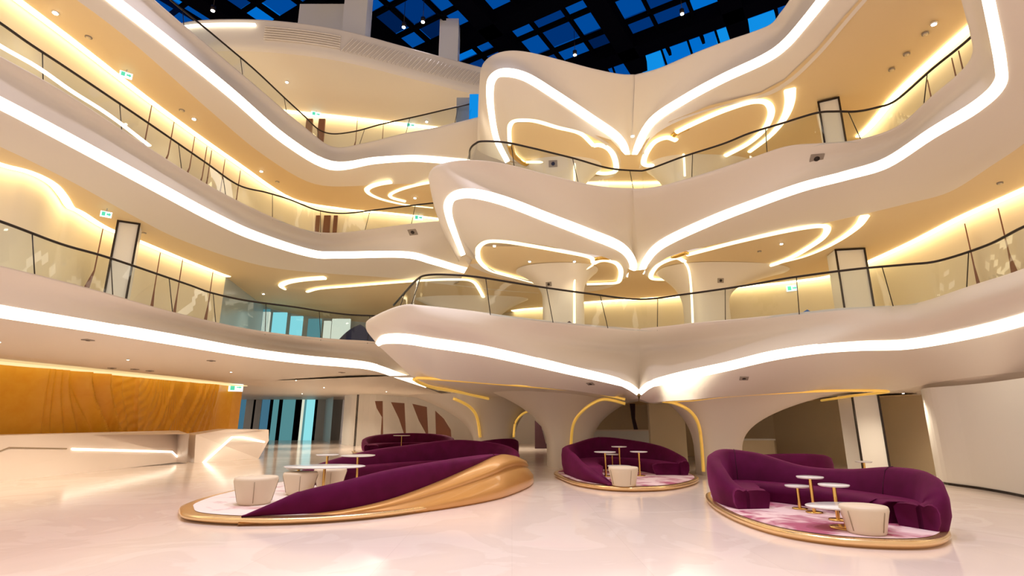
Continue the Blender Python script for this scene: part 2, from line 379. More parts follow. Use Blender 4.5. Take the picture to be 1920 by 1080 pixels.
cove('dim cove light behind the columns of the second upper floor', w2b, 6, 46, w=0.12)
cove('warm cove light along the far third floor wall', w3a, 8, len(w3a))
# ceilings joining balcony edges to the walls in the centre and right
def ceiling(pts, label, m='ceil'):
    v, f = poly(pts); return struct(mesh_obj('ceiling', v, f, M[m], smooth=False), label)
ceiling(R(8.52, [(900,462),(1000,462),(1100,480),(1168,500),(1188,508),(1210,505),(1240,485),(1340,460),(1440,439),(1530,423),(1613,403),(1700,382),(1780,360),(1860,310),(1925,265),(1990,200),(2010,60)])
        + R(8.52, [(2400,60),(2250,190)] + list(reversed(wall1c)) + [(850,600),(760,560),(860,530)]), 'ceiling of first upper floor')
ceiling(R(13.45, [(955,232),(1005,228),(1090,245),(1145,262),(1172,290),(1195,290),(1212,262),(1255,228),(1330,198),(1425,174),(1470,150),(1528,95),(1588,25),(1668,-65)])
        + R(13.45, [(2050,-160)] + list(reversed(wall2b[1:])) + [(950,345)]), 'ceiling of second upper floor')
# outer annulus of the wings: underside behind the loops
def under(outer, zo, inner_, zi, label):
    v, f = loft([R(zo, outer), R(zi, inner_)], 5, 2); struct(mesh_obj('ceiling', v, f, M['shell']), label)
under([(869,478),(884,500),(940,521),(1010,536),(1080,548),(1140,540),(1179,520)], [8.6,8.5,8.42,8.42,8.42,8.45,8.6],
      [(935,513),(960,518),(1000,527),(1040,533),(1090,536),(1135,535),(1164,528)], 8.4, 'underside of middle wing')
under([(952,303),(975,318),(1010,327),(1060,335),(1100,340),(1140,335),(1173,318)], [13.4,13.35,13.32,13.32,13.32,13.4,13.6],
      [(978,308),(1000,314),(1030,320),(1060,326),(1095,330),(1125,330),(1156,322)], 13.3, 'underside of top wing')

# ground floor ceiling and shell
ceiling([Vector((-34, 8, 4.12)), Vector((-12.2, 8, 4.12)), *R(4.12, [(0,655),(125,672),(250,690),(430,712),(560,726),(640,734)]), Vector((-10.5, 62, 4.12)), Vector((-34, 62, 4.12))], 'ground floor ceiling left', 'shell')
ceiling([Vector((-13, 30, 4.1)), Vector((-4, 26, 4.1)), Vector((20, 26, 4.1)), Vector((20, 62, 4.1)), Vector((-13, 62, 4.1))], 'ground floor ceiling back', 'shell')
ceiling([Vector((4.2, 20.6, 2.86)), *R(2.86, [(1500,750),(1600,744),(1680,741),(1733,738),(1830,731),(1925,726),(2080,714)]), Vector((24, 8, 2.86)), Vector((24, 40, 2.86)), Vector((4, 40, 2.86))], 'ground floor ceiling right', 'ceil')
v, f = prism([(-60, -14), (45, -14), (45, 75), (-60, 75)], -0.3, 0.0)
struct(mesh_obj('floor', v, f, M['floor'], smooth=False), 'polished cream marble floor')

# ---------------------------------------------------------------- light rings, arcs and gold lines
def strip(name, label, pts, z, r, m, n=5, closed=False, flat=0.5, cat='light', seg=8):
    w = R(z, pts); path = spline(w, n, closed); v, f = tube(path, r, seg, closed, flat=flat)
    return tag(mesh_obj(name, v, f, M[m]), label, cat)
strip('light_ring', 'oval light outline under the middle butterfly wing, left half', [(1113,494),(1105,482),(1047,470),(985,459),(943,453),(915,453),(900,461),(895,474),(900,491),(918,506),(950,516),(1010,532)], [8.44]*12, [0.09]+[.11]*50+[0.1]*5, 'ring')
strip('light_ring', 'small light loop beside the cleft under the middle left wing', [(1113,494),(1125,489),(1142,489),(1157,495),(1164,507),(1163,521),(1157,530),(1130,532),(1100,533)], 8.4, 0.11, 'ring')
strip('light_ring', 'oval light outline under the middle butterfly wing, right half', [(1288,478),(1330,467),(1380,454),(1460,436),(1515,426),(1545,424),(1551,431),(1542,446),(1515,465),(1475,487),(1420,505),(1362,517)], 8.46, 0.12, 'ring')
strip('light_ring', 'small light loop beside the cleft under the middle right wing', [(1300,524),(1255,524),(1225,523),(1221,515),(1232,499),(1250,489),(1270,484),(1283,490)], 8.42, 0.11, 'ring')
strip('light_strip', 'pale curved light edge on the ceiling left of the right framed pillar, first upper floor', [(1621,406),(1612,420),(1595,435),(1570,452),(1540,468),(1505,482),(1460,494)], 8.46, [0.16-0.004*i for i in range(31)], 'ring')
strip('light_ring', 'oval light outline under the top butterfly wing, left half', [(1113,273),(1088,250),(1047,239),(1005,227),(980,225),(963,227),(955,238),(954,256),(957,275),(967,293),(984,306)], 13.36, 0.11, 'ring')
strip('light_strip', 'short light line at the foot of the top left oval', [(986,304),(1026,304)], 13.3, 0.06, 'ring', flat=1)
strip('light_ring', 'small light loop beside the cleft under the top left wing', [(1113,273),(1124,272),(1138,277),(1149,289),(1155,308),(1152,322),(1126,325),(1098,317)], 13.33, 0.13, 'ring')
strip('light_ring', 'oval light outline under the top butterfly wing, right half', [(1268,248),(1300,232),(1350,210),(1400,193),(1428,190),(1442,197),(1446,213),(1438,235),(1424,252),(1398,272),(1360,292)], 13.38, 0.13, 'ring')
strip('light_ring', 'small light loop beside the cleft under the top right wing', [(1266,305),(1235,309),(1212,310),(1207,303),(1213,285),(1228,266),(1250,258),(1268,263)], 13.35, 0.13, 'ring')
strip('light_strip', 'tall curved light edge beside the upper right framed pillar', [(1481,168),(1481,190),(1475,212),(1462,234),(1440,258),(1405,285)], 13.4, [0.2-0.004*i for i in range(26)], 'ring')
strip('light_strip', 'outer of two curved ceiling lights under the topmost left balcony', [(733,341),(710,345),(693,351),(688,358),(697,366),(720,375),(760,384),(812,390)], 13.38, [0.15]*14+[0.13-0.004*i for i in range(22)], 'ring')
strip('light_strip', 'inner of two curved ceiling lights under the topmost left balcony', [(822,340),(790,345),(755,354),(733,364),(735,371),(760,378)], 13.36, 0.1, 'ring')
strip('light_strip', 'outer short curved ceiling light under the middle left balcony', [(609,521),(570,524),(540,529),(527,536),(535,543)], 8.44, [0.17]*14+[0.15-0.015*i for i in range(7)], 'ring')
strip('light_strip', 'long tapering ceiling light under the middle left balcony', [(576,547),(600,541),(660,536),(720,531),(790,526),(850,524),(885,527),(900,545),(912,570)], 8.42, 0.1, 'ring')
# vertical light lines on the column corners
def vline(label, pts, d, r, m='ring', name='light_strip', cat='light'):
    path = spline([P(a, b, d=d) for a, b in pts], 5); v, f = tube(path, r, 8)
    return tag(mesh_obj(name, v, f, M[m]), label, cat)
vline('thin light line down the left column of the first upper floor', [(1112,496),(1095,507),(1082,517),(1077,528),(1077,560),(1077,606)], 22.3, 0.05)
vline('thin light line down the right column of the first upper floor', [(1283,490),(1290,502),(1294,520),(1297,560),(1299,608)], 22.0, 0.05)
vline('thin light line down the left column of the second upper floor', [(1112,278),(1099,287),(1085,296),(1078,303),(1077,345)], 22.0, 0.05)
vline('thin light line down the right column of the second upper floor', [(1268,263),(1277,275),(1282,292),(1284,330)], 21.6, 0.05)
# gold edges on the ground floor
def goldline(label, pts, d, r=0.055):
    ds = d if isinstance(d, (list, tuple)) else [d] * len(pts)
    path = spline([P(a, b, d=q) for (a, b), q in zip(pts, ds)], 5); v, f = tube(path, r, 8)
    return tag(mesh_obj('gold_trim_or_glow', v, f, M['goldlit']), label, 'trim')
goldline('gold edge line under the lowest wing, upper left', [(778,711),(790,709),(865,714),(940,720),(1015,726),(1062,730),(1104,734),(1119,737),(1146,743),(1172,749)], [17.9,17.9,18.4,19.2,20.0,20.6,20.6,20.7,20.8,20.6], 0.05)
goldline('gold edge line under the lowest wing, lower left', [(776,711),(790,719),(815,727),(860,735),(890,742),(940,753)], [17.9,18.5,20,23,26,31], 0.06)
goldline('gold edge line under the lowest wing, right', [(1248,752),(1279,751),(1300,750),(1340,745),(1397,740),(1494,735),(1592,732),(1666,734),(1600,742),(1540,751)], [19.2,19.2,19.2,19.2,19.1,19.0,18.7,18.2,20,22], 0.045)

strip('light_strip', 'glowing line for the glass reflection just above the middle left parapet', [(-110,18),(0,86),(70,126),(133,170),(205,216),(280,273)], 10.35, 0.07, 'led', cat='light')  # emissive line put in for an LED reflection in the balustrade glass
for lab, pts, z in (('gold patch for the orange-lit notch where the top right light rings meet', [(1262,256),(1275,246),(1290,240)], 13.4), ('gold patch for the orange-lit notch where the middle left light rings meet', [(1116,486),(1128,484),(1142,485)], 8.46), ('gold patch for the orange-lit notch where the middle right light rings meet', [(1262,483),(1276,478),(1288,474)], 8.46), ('gold curve for the orange light at the foot of the top left oval', [(956,272),(962,290),(976,303),(988,309)], 13.34)):
    strip('gold_trim_or_glow', lab, pts, z, 0.14, 'gold', cat='trim')  # gold colour stands in for the orange-lit notches at the ring ends
# ---------------------------------------------------------------- flaring columns
def column(label, cx, d, wl, wr, dep, zb, zt, fl, fr, name='column', m='shell', g0=0.45, pw=2.6, ff=0.4):
    """rounded rectangular shaft whose left and right flanks sweep out into the ceiling"""
    c = P(cx, 540, d=d); rows = []; n = 28; H = zt - zb
    for j in range(n + 1):
        t = j / n; z = zb + H * t
        g = max(0, (t - g0) / (1 - g0)) ** pw
        row = []
        for k in range(40):
            a = 2 * math.pi * k / 40; cs, sn = math.cos(a), math.sin(a)
            e = 0.62 + 0.25 * g
            ux = math.copysign(abs(cs) ** e, cs); uy = math.copysign(abs(sn) ** e, sn)
            w = (wr + fr * g) if cs > 0 else (wl + fl * g)
            row.append(Vector((c.x + ux * w, c.y + uy * (dep / 2 + ff * g), z)))
        rows.append(row)
    v, f = grid(rows, True)
    return struct(mesh_obj(name, v, f, M[m]), label)
# first upper floor
column('left flared column first upper floor', 1057, 23.3, 0.95, 0.85, 2.0, 5.0, 8.5, 1.2, 0.7, g0=0.62)
column('right flared column first upper floor', 1320, 23.3, 0.85, 0.85, 2.2, 5.0, 8.5, 1.2, 3.0, g0=0.5)
column('left flared column second upper floor', 1062, 23.0, 0.85, 0.8, 1.6, 9.9, 13.45, 1.2, 1.0, g0=0.5)
column('right flared column second upper floor', 1302, 22.8, 0.75, 0.7, 1.6, 9.9, 13.45, 1.0, 2.6, g0=0.5)
column('outer flared column first upper floor', 880, 29.0, 1.0, 1.3, 1.2, 5.0, 8.5, 2.0, 2.0, g0=0.4)
# ground floor
column('centre left flared column', 1058, 24.6, 0.93, 1.03, 2.2, -0.05, 3.15, 2.4, 2.7, g0=0.25, pw=2.4, ff=1.2)
column('centre right flared column', 1318, 20.8, 0.78, 0.8, 1.4, -0.05, 2.95, 1.4, 4.0, g0=0.25, pw=2.6, ff=0.8)
column('back left flared column', 930, 30.0, 1.15, 1.05, 2.0, -0.05, 3.3, 3.6, 1.6, g0=0.22, pw=2.2, ff=0.8)
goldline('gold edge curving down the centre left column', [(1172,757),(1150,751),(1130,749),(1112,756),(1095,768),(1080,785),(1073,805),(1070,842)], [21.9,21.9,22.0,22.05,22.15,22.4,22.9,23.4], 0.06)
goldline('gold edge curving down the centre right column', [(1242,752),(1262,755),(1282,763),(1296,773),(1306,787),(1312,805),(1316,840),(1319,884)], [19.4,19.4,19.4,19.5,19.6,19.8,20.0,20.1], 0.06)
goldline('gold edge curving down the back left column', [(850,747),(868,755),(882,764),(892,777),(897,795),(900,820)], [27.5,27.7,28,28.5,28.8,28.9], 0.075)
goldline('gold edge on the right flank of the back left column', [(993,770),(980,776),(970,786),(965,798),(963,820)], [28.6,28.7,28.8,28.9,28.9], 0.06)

# ---------------------------------------------------------------- glass balustrades
def balustrade(label, rail, z, side, step=1.35, h=1.2, tilt=0.34, n=8, skip=0):
    w = spline(R(z + h, rail), n)
    root = thing('glass_balustrade', label, 'railing', None)
    bot = []
    for i, p in enumerate(w):
        t = w[min(i + 1, len(w) - 1)] - w[max(i - 1, 0)]; nn = Vector((-t.y, t.x, 0)).normalized() * side
        bot.append(Vector((p.x, p.y, z - 0.05)) + nn * tilt)
    v, f = tube(w, 0.035, 8); mesh_obj('handrail', v, f, M['dark'], root)
    # split in panels by arc length
    acc = 0; start = 0
    for i in range(1, len(w)):
        acc += (w[i] - w[i - 1]).length
        if acc >= step * 1.0 or i == len(w) - 1:
            a = w[start:i + 1]; b = bot[start:i + 1]
            top = [p - Vector((0, 0, 0.02)) for p in a]
            off = Vector((0, 0.012, 0))
            vv, ff = grid([top, b, [q + off for q in b], [q + off for q in top], top])
            mesh_obj('glass_panel', vv, ff, M['glass'], root, smooth=False)
            if i < len(w) - 1:
                vv, ff = tube([w[i] - Vector((0, 0, 0.03)), bot[i]], 0.014, 5); mesh_obj('panel_joint', vv, ff, M['dark'], root)
            start = i; acc = 0
    return root
balustrade('glass balustrade with dark handrail on the topmost left balcony', [(210,-95),(320,0),(373,43),(433,93),(480,133),(533,183),(572,219),(598,243),(625,251),(667,246),(715,233),(787,217),(859,200),(886,194)], Z3, -1, 2.6)
balustrade('glass balustrade with dark handrail on the middle left balcony', [(-110,-30),(0,43),(57,83),(133,133),(277,230),(383,303),(447,347),(500,361),(543,374),(595,394),(643,400),(701,394),(758,387),(810,381),(845,379)], Z2, -1, 2.2)
balustrade('glass balustrade with dark handrail on the middle butterfly', [(880,297),(882,279),(892,269),(905,265),(947,267),(995,277),(1036,287),(1080,298),(1140,315),(1192,320),(1217,317),(1280,294),(1355,270),(1405,250),(1467,231),(1530,212),(1567,209),(1605,209),(1642,202),(1680,188),(1747,130),(1820,70),(1860,20)], Z2, -1, 2.4)
balustrade('glass balustrade with dark handrail on the lowest left balcony', [(-130,375),(0,415),(113,457),(187,478),(240,495),(293,513),(357,535),(400,550),(465,564),(555,576),(605,584),(655,590),(700,592),(760,594)], Z1, -1, 2.0)
balustrade('glass balustrade with dark handrail on the lowest butterfly', [(738,572),(762,545),(782,524),(800,516),(840,515),(900,520),(1000,536),(1100,550),(1200,561),(1290,551),(1400,535),(1480,521),(1600,505),(1700,496),(1760,489),(1850,460),(1920,425),(2050,370)], Z1, -1, 2.2)

# ---------------------------------------------------------------- framed pillars
def pillar(label, pxl, pxr, py, ztop, zb, dep=0.9, d=None, trims=('l', 'r', 't'), inset=0.0):
    a = P(pxl, py[0], ztop); b = P(pxr, py[1], ztop)
    if d: a = P(pxl, py[0], d=d); b = P(pxr, py[1], d=d)
    b = Vector((b.x, b.y, 0)); a = Vector((a.x, a.y, 0)); L = (b - a).length; ang = math.atan2(b.y - a.y, b.x - a.x)
    root = thing('pillar', label, 'pillar', None, (0, 0, 0))
    nn = Vector((-math.sin(ang), math.cos(ang), 0)); mid = (a + b) / 2 + nn * dep / 2
    v, f = box((mid.x, mid.y, (zb + ztop) / 2), L, dep, ztop - zb, ang); mesh_obj('shaft', v, f, M['white'], root, smooth=False)
    for k, p in (('l', a), ('r', b)):
        if k in trims:
            q = p - nn * 0.02; v, f = box((q.x, q.y, (zb + ztop) / 2), 0.06, 0.05, ztop - zb, ang); mesh_obj('edge_trim', v, f, M['dark'], root, smooth=False)
    if 't' in trims:
        q = (a + b) / 2 - nn * 0.02; v, f = box((q.x, q.y, ztop - 0.03), L + .06, 0.05, 0.06, ang); mesh_obj('edge_trim', v, f, M['dark'], root, smooth=False)
    return root
pillar('pale pillar with dark edging behind the lowest left balustrade', 222, 262, (413, 419), 8.5, 5.0)
pillar('pale pillar with dark edging behind the balustrade, first upper floor right', 1566, 1620, (468, 465), 8.5, 5.0)
pillar('pale pillar with thin dark edging on the second upper floor right', 1534, 1572, (191, 182), 13.4, 9.9)
pillar('tall pale pillar on the ground floor behind the right sofa', 1598, 1646, (750, 744), 2.86, 0, d=20.3, trims=('l', 'r'))
a = P(1755, 757, d=17.2); b = P(1777, 905, z=0)
v, f = tube([Vector((b.x - .25, b.y - .2, 0.0)), Vector((b.x - .25, b.y - .2, 2.84))], 0.07, 10); tag(mesh_obj('gold_post', v, f, M['gold']), 'slim gold post at the end of the curved white wall', 'post')

# ---------------------------------------------------------------- brown fins on walls
def fin(label, x, y, z, zb, skew, w, group=None, d=None, name='wall_fin', proud=0.35, wt=0.03, zmid=None):
    p = P(x, y, z) if d is None else P(x, y, d=d)
    t = Vector((p.y, -p.x, 0)).normalized() if False else Vector((1, 0, 0)); nn = Vector((-p.x, -p.y, 0)).normalized(); t = Vector((-nn.y, nn.x, 0))
    if t.x < 0: t = -t
    q = Vector((p.x, p.y, 0)) + nn * proud; H = z - zb
    prof = [(0, z, wt), (skew * 0.02, zb + H * 0.55, wt * 1.4), (skew * 0.35, zb + H * 0.3, w * 0.4), (skew * 0.8, zb + H * 0.1, w * 0.85), (skew, zb, w)]
    V = []
    for s in (0, 1):
        for u, zz, ww in prof:
            V.append(q + t * (u - ww / 2) + nn * (-0.04 if s else 0.04) + Vector((0, 0, zz)))
            V.append(q + t * (u + ww / 2) + nn * (-0.04 if s else 0.04) + Vector((0, 0, zz)))
    Fc = []; n = len(prof)
    for i in range(n - 1):
        a_ = 2 * i; o = 2 * n
        Fc += [(a_, a_ + 1, a_ + 3, a_ + 2), (o + a_ + 2, o + a_ + 3, o + a_ + 1, o + a_), (a_, a_ + 2, o + a_ + 2, o + a_), (a_ + 1, o + a_ + 1, o + a_ + 3, a_ + 3)]
    Fc += [(0, o, o + 1, 1), (2 * n - 2, 2 * n - 1, 4 * n - 1, 4 * n - 2)]
    return tag(mesh_obj(name, V, Fc, M['brown'], smooth=False), label, 'wall fin', group)
for lab, x, y, sk, w in (('brown fin on the upper left wall, just left of the framed pillar', 192, 434, -0.45, 0.45), ('brown fin first to the right of the left framed pillar', 300, 478, 0.05, 0.30),
                         ('brown fin second to the right of the left framed pillar', 342, 490, 0.0, 0.28), ('dark brown fin at the rounded end of the upper left wall', 399, 512, -0.1, 0.35)):
    fin(lab, x, y, 8.3, 5.0, sk, w)
g2 = 'slender brown fins along the second floor wall on the left'
for lab, x, y, sk in (('first slender fin from the left on the second floor wall', 283, 206, -0.35), ('second slender fin from the left on the second floor wall', 325, 237, -0.45), ('third slender fin from the left on the second floor wall', 364, 264, -0.45),
                      ('fourth slender fin from the left, half of a close pair, second floor', 387, 282, -0.3), ('fifth slender fin from the left, half of a close pair, second floor', 396, 289, -0.1), ('sixth slender fin from the left on the second floor wall', 421, 305, -0.1), ('seventh slender fin from the left on the second floor wall', 450, 326, -0.2)):
    fin(lab, x, y, 12.9, 9.9, sk, 0.32, g2)
for lab, x, y, sk, w in (('brown fin on the first upper floor wall far right, left of two', 1810, 425, 0.05, 0.28), ('brown fin on the first upper floor wall far right, right of two', 1873, 397, 0.1, 0.5)):
    fin(lab, x, y, 8.2, 5.0, sk, w)
for lab, x, y, sk, w in (('brown fin on the far third floor wall, left of two', 670, 228, -0.35, 0.35), ('brown fin on the far third floor wall, right of two', 719, 233, -0.15, 0.3)):
    fin(lab, x, y, 18.0, 14.9, sk, w)
for lab, x, y, sk, w in (('small fin at upper right, nearest the curving handrail', 1787, 120, 0.0, 0.14), ('small fin at upper right, second from the handrail end', 1800, 107, 0.0, 0.14), ('small fin at upper right, lowest along the cove', 1741, 160, 0.0, 0.14)):
    fin(lab, x, y, 12.2, 9.9, sk, w)
for lab, x0, x1 in (('left wide brown panel on the far third floor', 578, 590), ('right wide brown panel on the far third floor', 601, 613)):
    a = P(x0, 224, 18.0); b = P(x1, 224, 18.0); m_ = (a + b) / 2; v, f = box((m_.x, m_.y - 0.2, 16.4), (b - a).length, 0.1, 3.0, 0); tag(mesh_obj('brown_panel', v, f, M['brown'], smooth=False), lab, 'panel')
for lab, x0, x1 in (('left brown panel at the corner of the second floor gallery', 597, 604), ('middle brown panel at the corner of the second floor gallery', 612, 624), ('right brown panel at the corner of the second floor gallery', 630, 637)):
    a = P(x0, 405, 12.9); b = P(x1, 405, 12.9); m_ = (a + b) / 2; v, f = box((m_.x, m_.y - 0.3, 11.35), (b - a).length, 0.1, 2.9, 0); tag(mesh_obj('brown_panel', v, f, M['brown'], smooth=False), lab, 'panel')

for lab, x0, x1 in (('left brown door panel on the first upper floor, right of the columns', 1478, 1491), ('right brown door panel on the first upper floor, right of the columns', 1508, 1521)):
    a = P(x0, 536, d=26); b = P(x1, 536, d=26); m_ = (a + b) / 2; v, f = box((m_.x, m_.y, 6.5), (b - a).length, 0.1, 3.0, 0); tag(mesh_obj('brown_panel', v, f, M['brown'], smooth=False), lab, 'panel')
# ---------------------------------------------------------------- ground floor back walls
def gwall(name, label, pts, z0, z1, m):
    top = [Vector((a, b, z1)) for a, b in pts]
    v, f = grid([top, [Vector((p.x, p.y, z0)) for p in top]]); return struct(mesh_obj(name, v, f, M[m], smooth=False), label)
pb = [(p.x, p.y) for p in [P(1100, 790, d=33), P(1215, 790, d=33), P(1300, 790, d=31), P(1450, 790, d=29), P(1590, 790, d=25), P(1700, 790, d=21.5), P(1760, 790, d=20)]]
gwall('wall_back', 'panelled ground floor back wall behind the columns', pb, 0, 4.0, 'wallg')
pr = spline([P(1757, 900, z=0), P(1770, 908, z=0), P(1840, 918, z=0), P(1920, 933, z=0), P(2050, 965, z=0)], 6)
gwall('wall_right', 'curved white wall on the right', [(p.x, p.y) for p in pr], 0, 2.95, 'white')
gwall('baseboard_right', 'dark shadow gap under curved wall', [(p.x - 0.02, p.y - 0.03) for p in pr], 0, 0.07, 'dark')
pl = spline([P(640, 833, z=0), P(660, 835, z=0), P(700, 835, z=0), P(760, 833, z=0), P(850, 832, z=0), P(940, 832, z=0), P(1060, 832, z=0), P(1110, 832, z=0)], 4)
gwall('wall_back', 'pale panelled wall with brown fins', [(p.x, p.y) for p in pl], 0, 4.1, 'white')
gwall('wall_back', 'grey stone wall beside the glazing', [(-19.5, 57), (-16.4, 50)], 0, 4.2, 'grey')
# swooping brown cut-outs as solid blades in front of the pale wall
for lab, pts in (('first swooping brown blade from the left on the pale back wall', [(703,752),(717,752),(718,830),(713,826),(716,782),(706,765)]),
                 ('second swooping brown blade from the left on the pale back wall', [(733,754),(758,756),(761,822),(757,812),(748,785)]),
                 ('third swooping brown blade from the left on the pale back wall', [(773,757),(800,763),(803,822),(796,808),(785,788)]),
                 ('fourth swooping brown blade from the left on the pale back wall', [(816,770),(832,785),(845,806),(847,832),(818,832)]),
                 ('narrow dark blade on the pale wall left of the centre column', [(1003,788),(1015,800),(1021,822),(1026,842),(1003,842)]),
                 ('dark ribbon blade on the wall above the reception counter', [(1181,756),(1191,757),(1191,785),(1197,808),(1190,808),(1185,785)]),
                 ('dark ribbon blade on the wall right of the centre right column', [(1408,768),(1421,769),(1416,802),(1413,824),(1404,824)])):
    dd = 40.0 if pts[0][0] < 1100 else 30.5
    fr_ = [P(a, b, d=dd) for a, b in pts]; fr_ = [Vector((p.x, p.y, max(p.z, 0.0))) for p in fr_]
    n = len(fr_); V = fr_ + [p + Vector((0, 0.12, 0)) for p in fr_]
    tr = tessellate_polygon([[Vector((p.x, p.z, 0)) for p in fr_]])
    Fc = [tuple(t) for t in tr] + [tuple(i + n for i in t) for t in tr] + [(i, (i + 1) % n, (i + 1) % n + n, i + n) for i in range(n)]
    tag(mesh_obj('decorative_panel', V, Fc, M['brown'] if dd > 35 and pts[0][0] < 900 else M['plum'], smooth=False), lab, 'wall panel')
# panel joints on walls
jt = []
for x in (667, 669):
    p = P(x, 790, d=44); jt.append(box((p.x, p.y, 2.0), 0.06, 0.06, 4.0))
v, f = merge(jt); struct(mesh_obj('trim_1', v, f, M['dark'], smooth=False), 'dark joint in pale wall')
# reception counter in the back
a = P(1112, 806, d=27); b = P(1216, 806, d=27)
root = thing('counter', 'long white back counter seen between the centre columns', 'counter')
v, f = box(((a.x + b.x) / 2, a.y + .3, 0.72), b.x - a.x, 0.7, 1.44); mesh_obj('counter_body', v, f, M['white'], root, smooth=False)
v, f = box(((a.x + b.x) / 2, a.y + .3, 1.47), b.x - a.x + .1, 0.8, 0.06); mesh_obj('counter_top', v, f, M['desk'], root, smooth=False)
a = P(1390, 822, d=26); b = P(1450, 822, d=26)
root = thing('counter', 'short pale counter behind the right sofa beside the column', 'counter')
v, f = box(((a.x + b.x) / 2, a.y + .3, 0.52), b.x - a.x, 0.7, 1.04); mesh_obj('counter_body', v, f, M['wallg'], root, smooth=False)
v, f = box(((a.x + b.x) / 2, a.y + .3, 1.07), b.x - a.x + .1, 0.8, 0.06); mesh_obj('counter_top', v, f, M['white'], root, smooth=False)
# white stair flank behind centre right
a = P(1217, 795, d=24.5); b = P(1283, 795, d=24.5)
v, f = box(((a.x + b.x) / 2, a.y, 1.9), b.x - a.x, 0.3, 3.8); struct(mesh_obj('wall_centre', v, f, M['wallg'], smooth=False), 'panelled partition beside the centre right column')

# glazed facade far left
root_n = 0
a = Vector((-32, 58, 0)); b = Vector((-19.5, 57, 0))
cols = [(430,436,'black'),(436,443,'cyan3'),(443,458,'cyan3'),(458,472,'bluegrey'),(472,476,'black'),(476,487,'grey'),(487,495,'cyan3'),(495,503,'cyan3'),(503,508,'black'),(508,520,'cyan2'),(520,526,'black'),(526,551,'cyan2'),(551,562,'black'),(562,567,'pale'),(567,571,'cyan2'),(571,588,'cyan'),(588,593,'black'),(593,640,'grey')]
for i, (x0, x1, m_) in enumerate(cols):
    p = P(x0, 790, d=57.5); q = P(x1, 790, d=57.5); h = 4.5
    lean = 0.1
    V = [Vector((p.x, p.y, 0)), Vector((q.x, q.y, 0)), Vector((q.x + lean * .6, q.y, h)), Vector((p.x + lean * .6, p.y, h))]
    dpt = 0.5 if m_ in ('black', 'grey', 'bluegrey') else 0.08
    V2 = [x + Vector((0, dpt, 0)) for x in V]
    if m_ in ('black', 'grey', 'bluegrey'): V = [x - Vector((0, 0.15, 0)) for x in V]
    struct(mesh_obj('window_1', V + V2, [(0, 1, 2, 3), (4, 7, 6, 5), (0, 3, 7, 4), (1, 5, 6, 2), (3, 2, 6, 7), (0, 4, 5, 1)], M[m_], smooth=False), 'slanted glazed facade at the far left')
# far office windows of the first upper floor
for i, (x0, y0, x1, y1, m_) in enumerate([(440,585,452,600,'cyan'),(459,588,470,612,'cyan2'),(478,588,505,615,'cyan2'),(494,593,506,615,'pale'),(513,594,537,617,'cyan'),(546,601,567,621,'cyan'),(579,606,602,626,'cyan2'),(608,610,620,622,'pale'),(624,606,656,622,'pale')]):
    p = P((x0 + x1) / 2, y0, d=30.6); w_ = (x1 - x0) * 0.0325
    v, f = box((p.x, p.y, p.z - 0.5), w_, 0.15, 1.5); tag(mesh_obj('lit_window', v, f, M[m_], smooth=False), 'lit office window number %s from the left behind the lowest left balustrade' % ['one','two','three','four','five','six','seven','eight','nine'][i], 'window', 'lit windows behind the lowest left balustrade')

# ---------------------------------------------------------------- rippled golden timber wall
def timber():
    m = mat('golden_timber', (0.80, 0.36, 0.012), 0.34, noise=(2.5, (0.86, 0.44, 0.03), 0.3, 0.8, 0.5)); return m
M['timber'] = timber()
tp = [P(-140, 855, z=0), P(432, 848, z=0)]
A = P(-140, 668, 4.05); B_ = P(438, 723, 4.05)
nx, nz = 760, 40; rows = []
dirv = Vector((B_.x - A.x, B_.y - A.y, 0)); Lw = dirv.length; dirv.normalize(); nrm = Vector((dirv.y, -dirv.x, 0))
if nrm.dot(Vector((0, 0, 0)) - A) < 0: nrm = -nrm
def sstep(x): x = max(0, min(1, x)); return x * x * (3 - 2 * x)
def s_at(px, py):
    r_ = P(px, py, d=1.0); k = r_.x   # x/y slope of the sight line
    den = dirv.x - k * dirv.y; return ((k * A.y - A.x) / den) / Lw
ridges = [(78,66,1,.10),(88,84,1,.12),(100,112,1,.16),(113,139,1,.2),(118,168,1,.16),(151,190,1,.55),(190,214,1,.5),(205,226,1,.1),(228,240,1,.08),(258,251,-1,.16),(290,262,-1,.08),(325,276,-1,.16),(352,294,-1,.2),(378,325,-1,.2),(386,337,-1,.2),(392,352,-1,.18),(398,366,-1,.14),(403,378,-1,.12)]
rs = [(s_at(a, 705), s_at(b, 835), sg, am) for a, b, sg, am in ridges]
for j in range(nz + 1):
    v_ = j / nz; z = 4.05 * v_; row = []
    for i in range(nx + 1):
        s = i / nx; off = 0.0
        for st, sb, sg, am in rs:
            c_ = sb + (st - sb) * sstep(min(1, max(0, (v_ - 0.1) / 0.9)))
            d_ = (s - c_) * sg * Lw
            if d_ <= 0: off += am * math.exp(d_ / 0.55)
            elif d_ < 1: off += am * math.exp(-d_ / 0.05)
        mid_ = sstep((s - rs[4][1]) / 0.05) * (1 - sstep((s - rs[-1][0]) / 0.03))
        off += 0.02 * mid_ * math.sin((s * Lw + 0.9 * math.sin(v_ * 2.6 + s * 14)) * 26)
        p = Vector((A.x, A.y, 0)) + dirv * (Lw * s) + nrm * off; p.z = z; row.append(p)
    rows.append(row)
v, f = grid(rows); struct(mesh_obj('wall_timber', v, f, M['timber']), 'rippled golden timber wall behind the reception desks')
v, f = box((B_.x - 0.12, B_.y + 0.6, 2.0), 0.2, 1.2, 4.0); struct(mesh_obj('trim_2', v, f, M['timber'], smooth=False), 'end of timber wall')
top = [Vector((A.x, A.y, 4.02)).lerp(Vector((B_.x, B_.y, 4.02)), i / 30) for i in range(31)]
cove('warm glowing strip for the lit ceiling band along the head of the golden timber wall', top, 0, 31, w=0.9, m='ceil_glow')  # wide weak emission draws the lit ceiling band above the timber

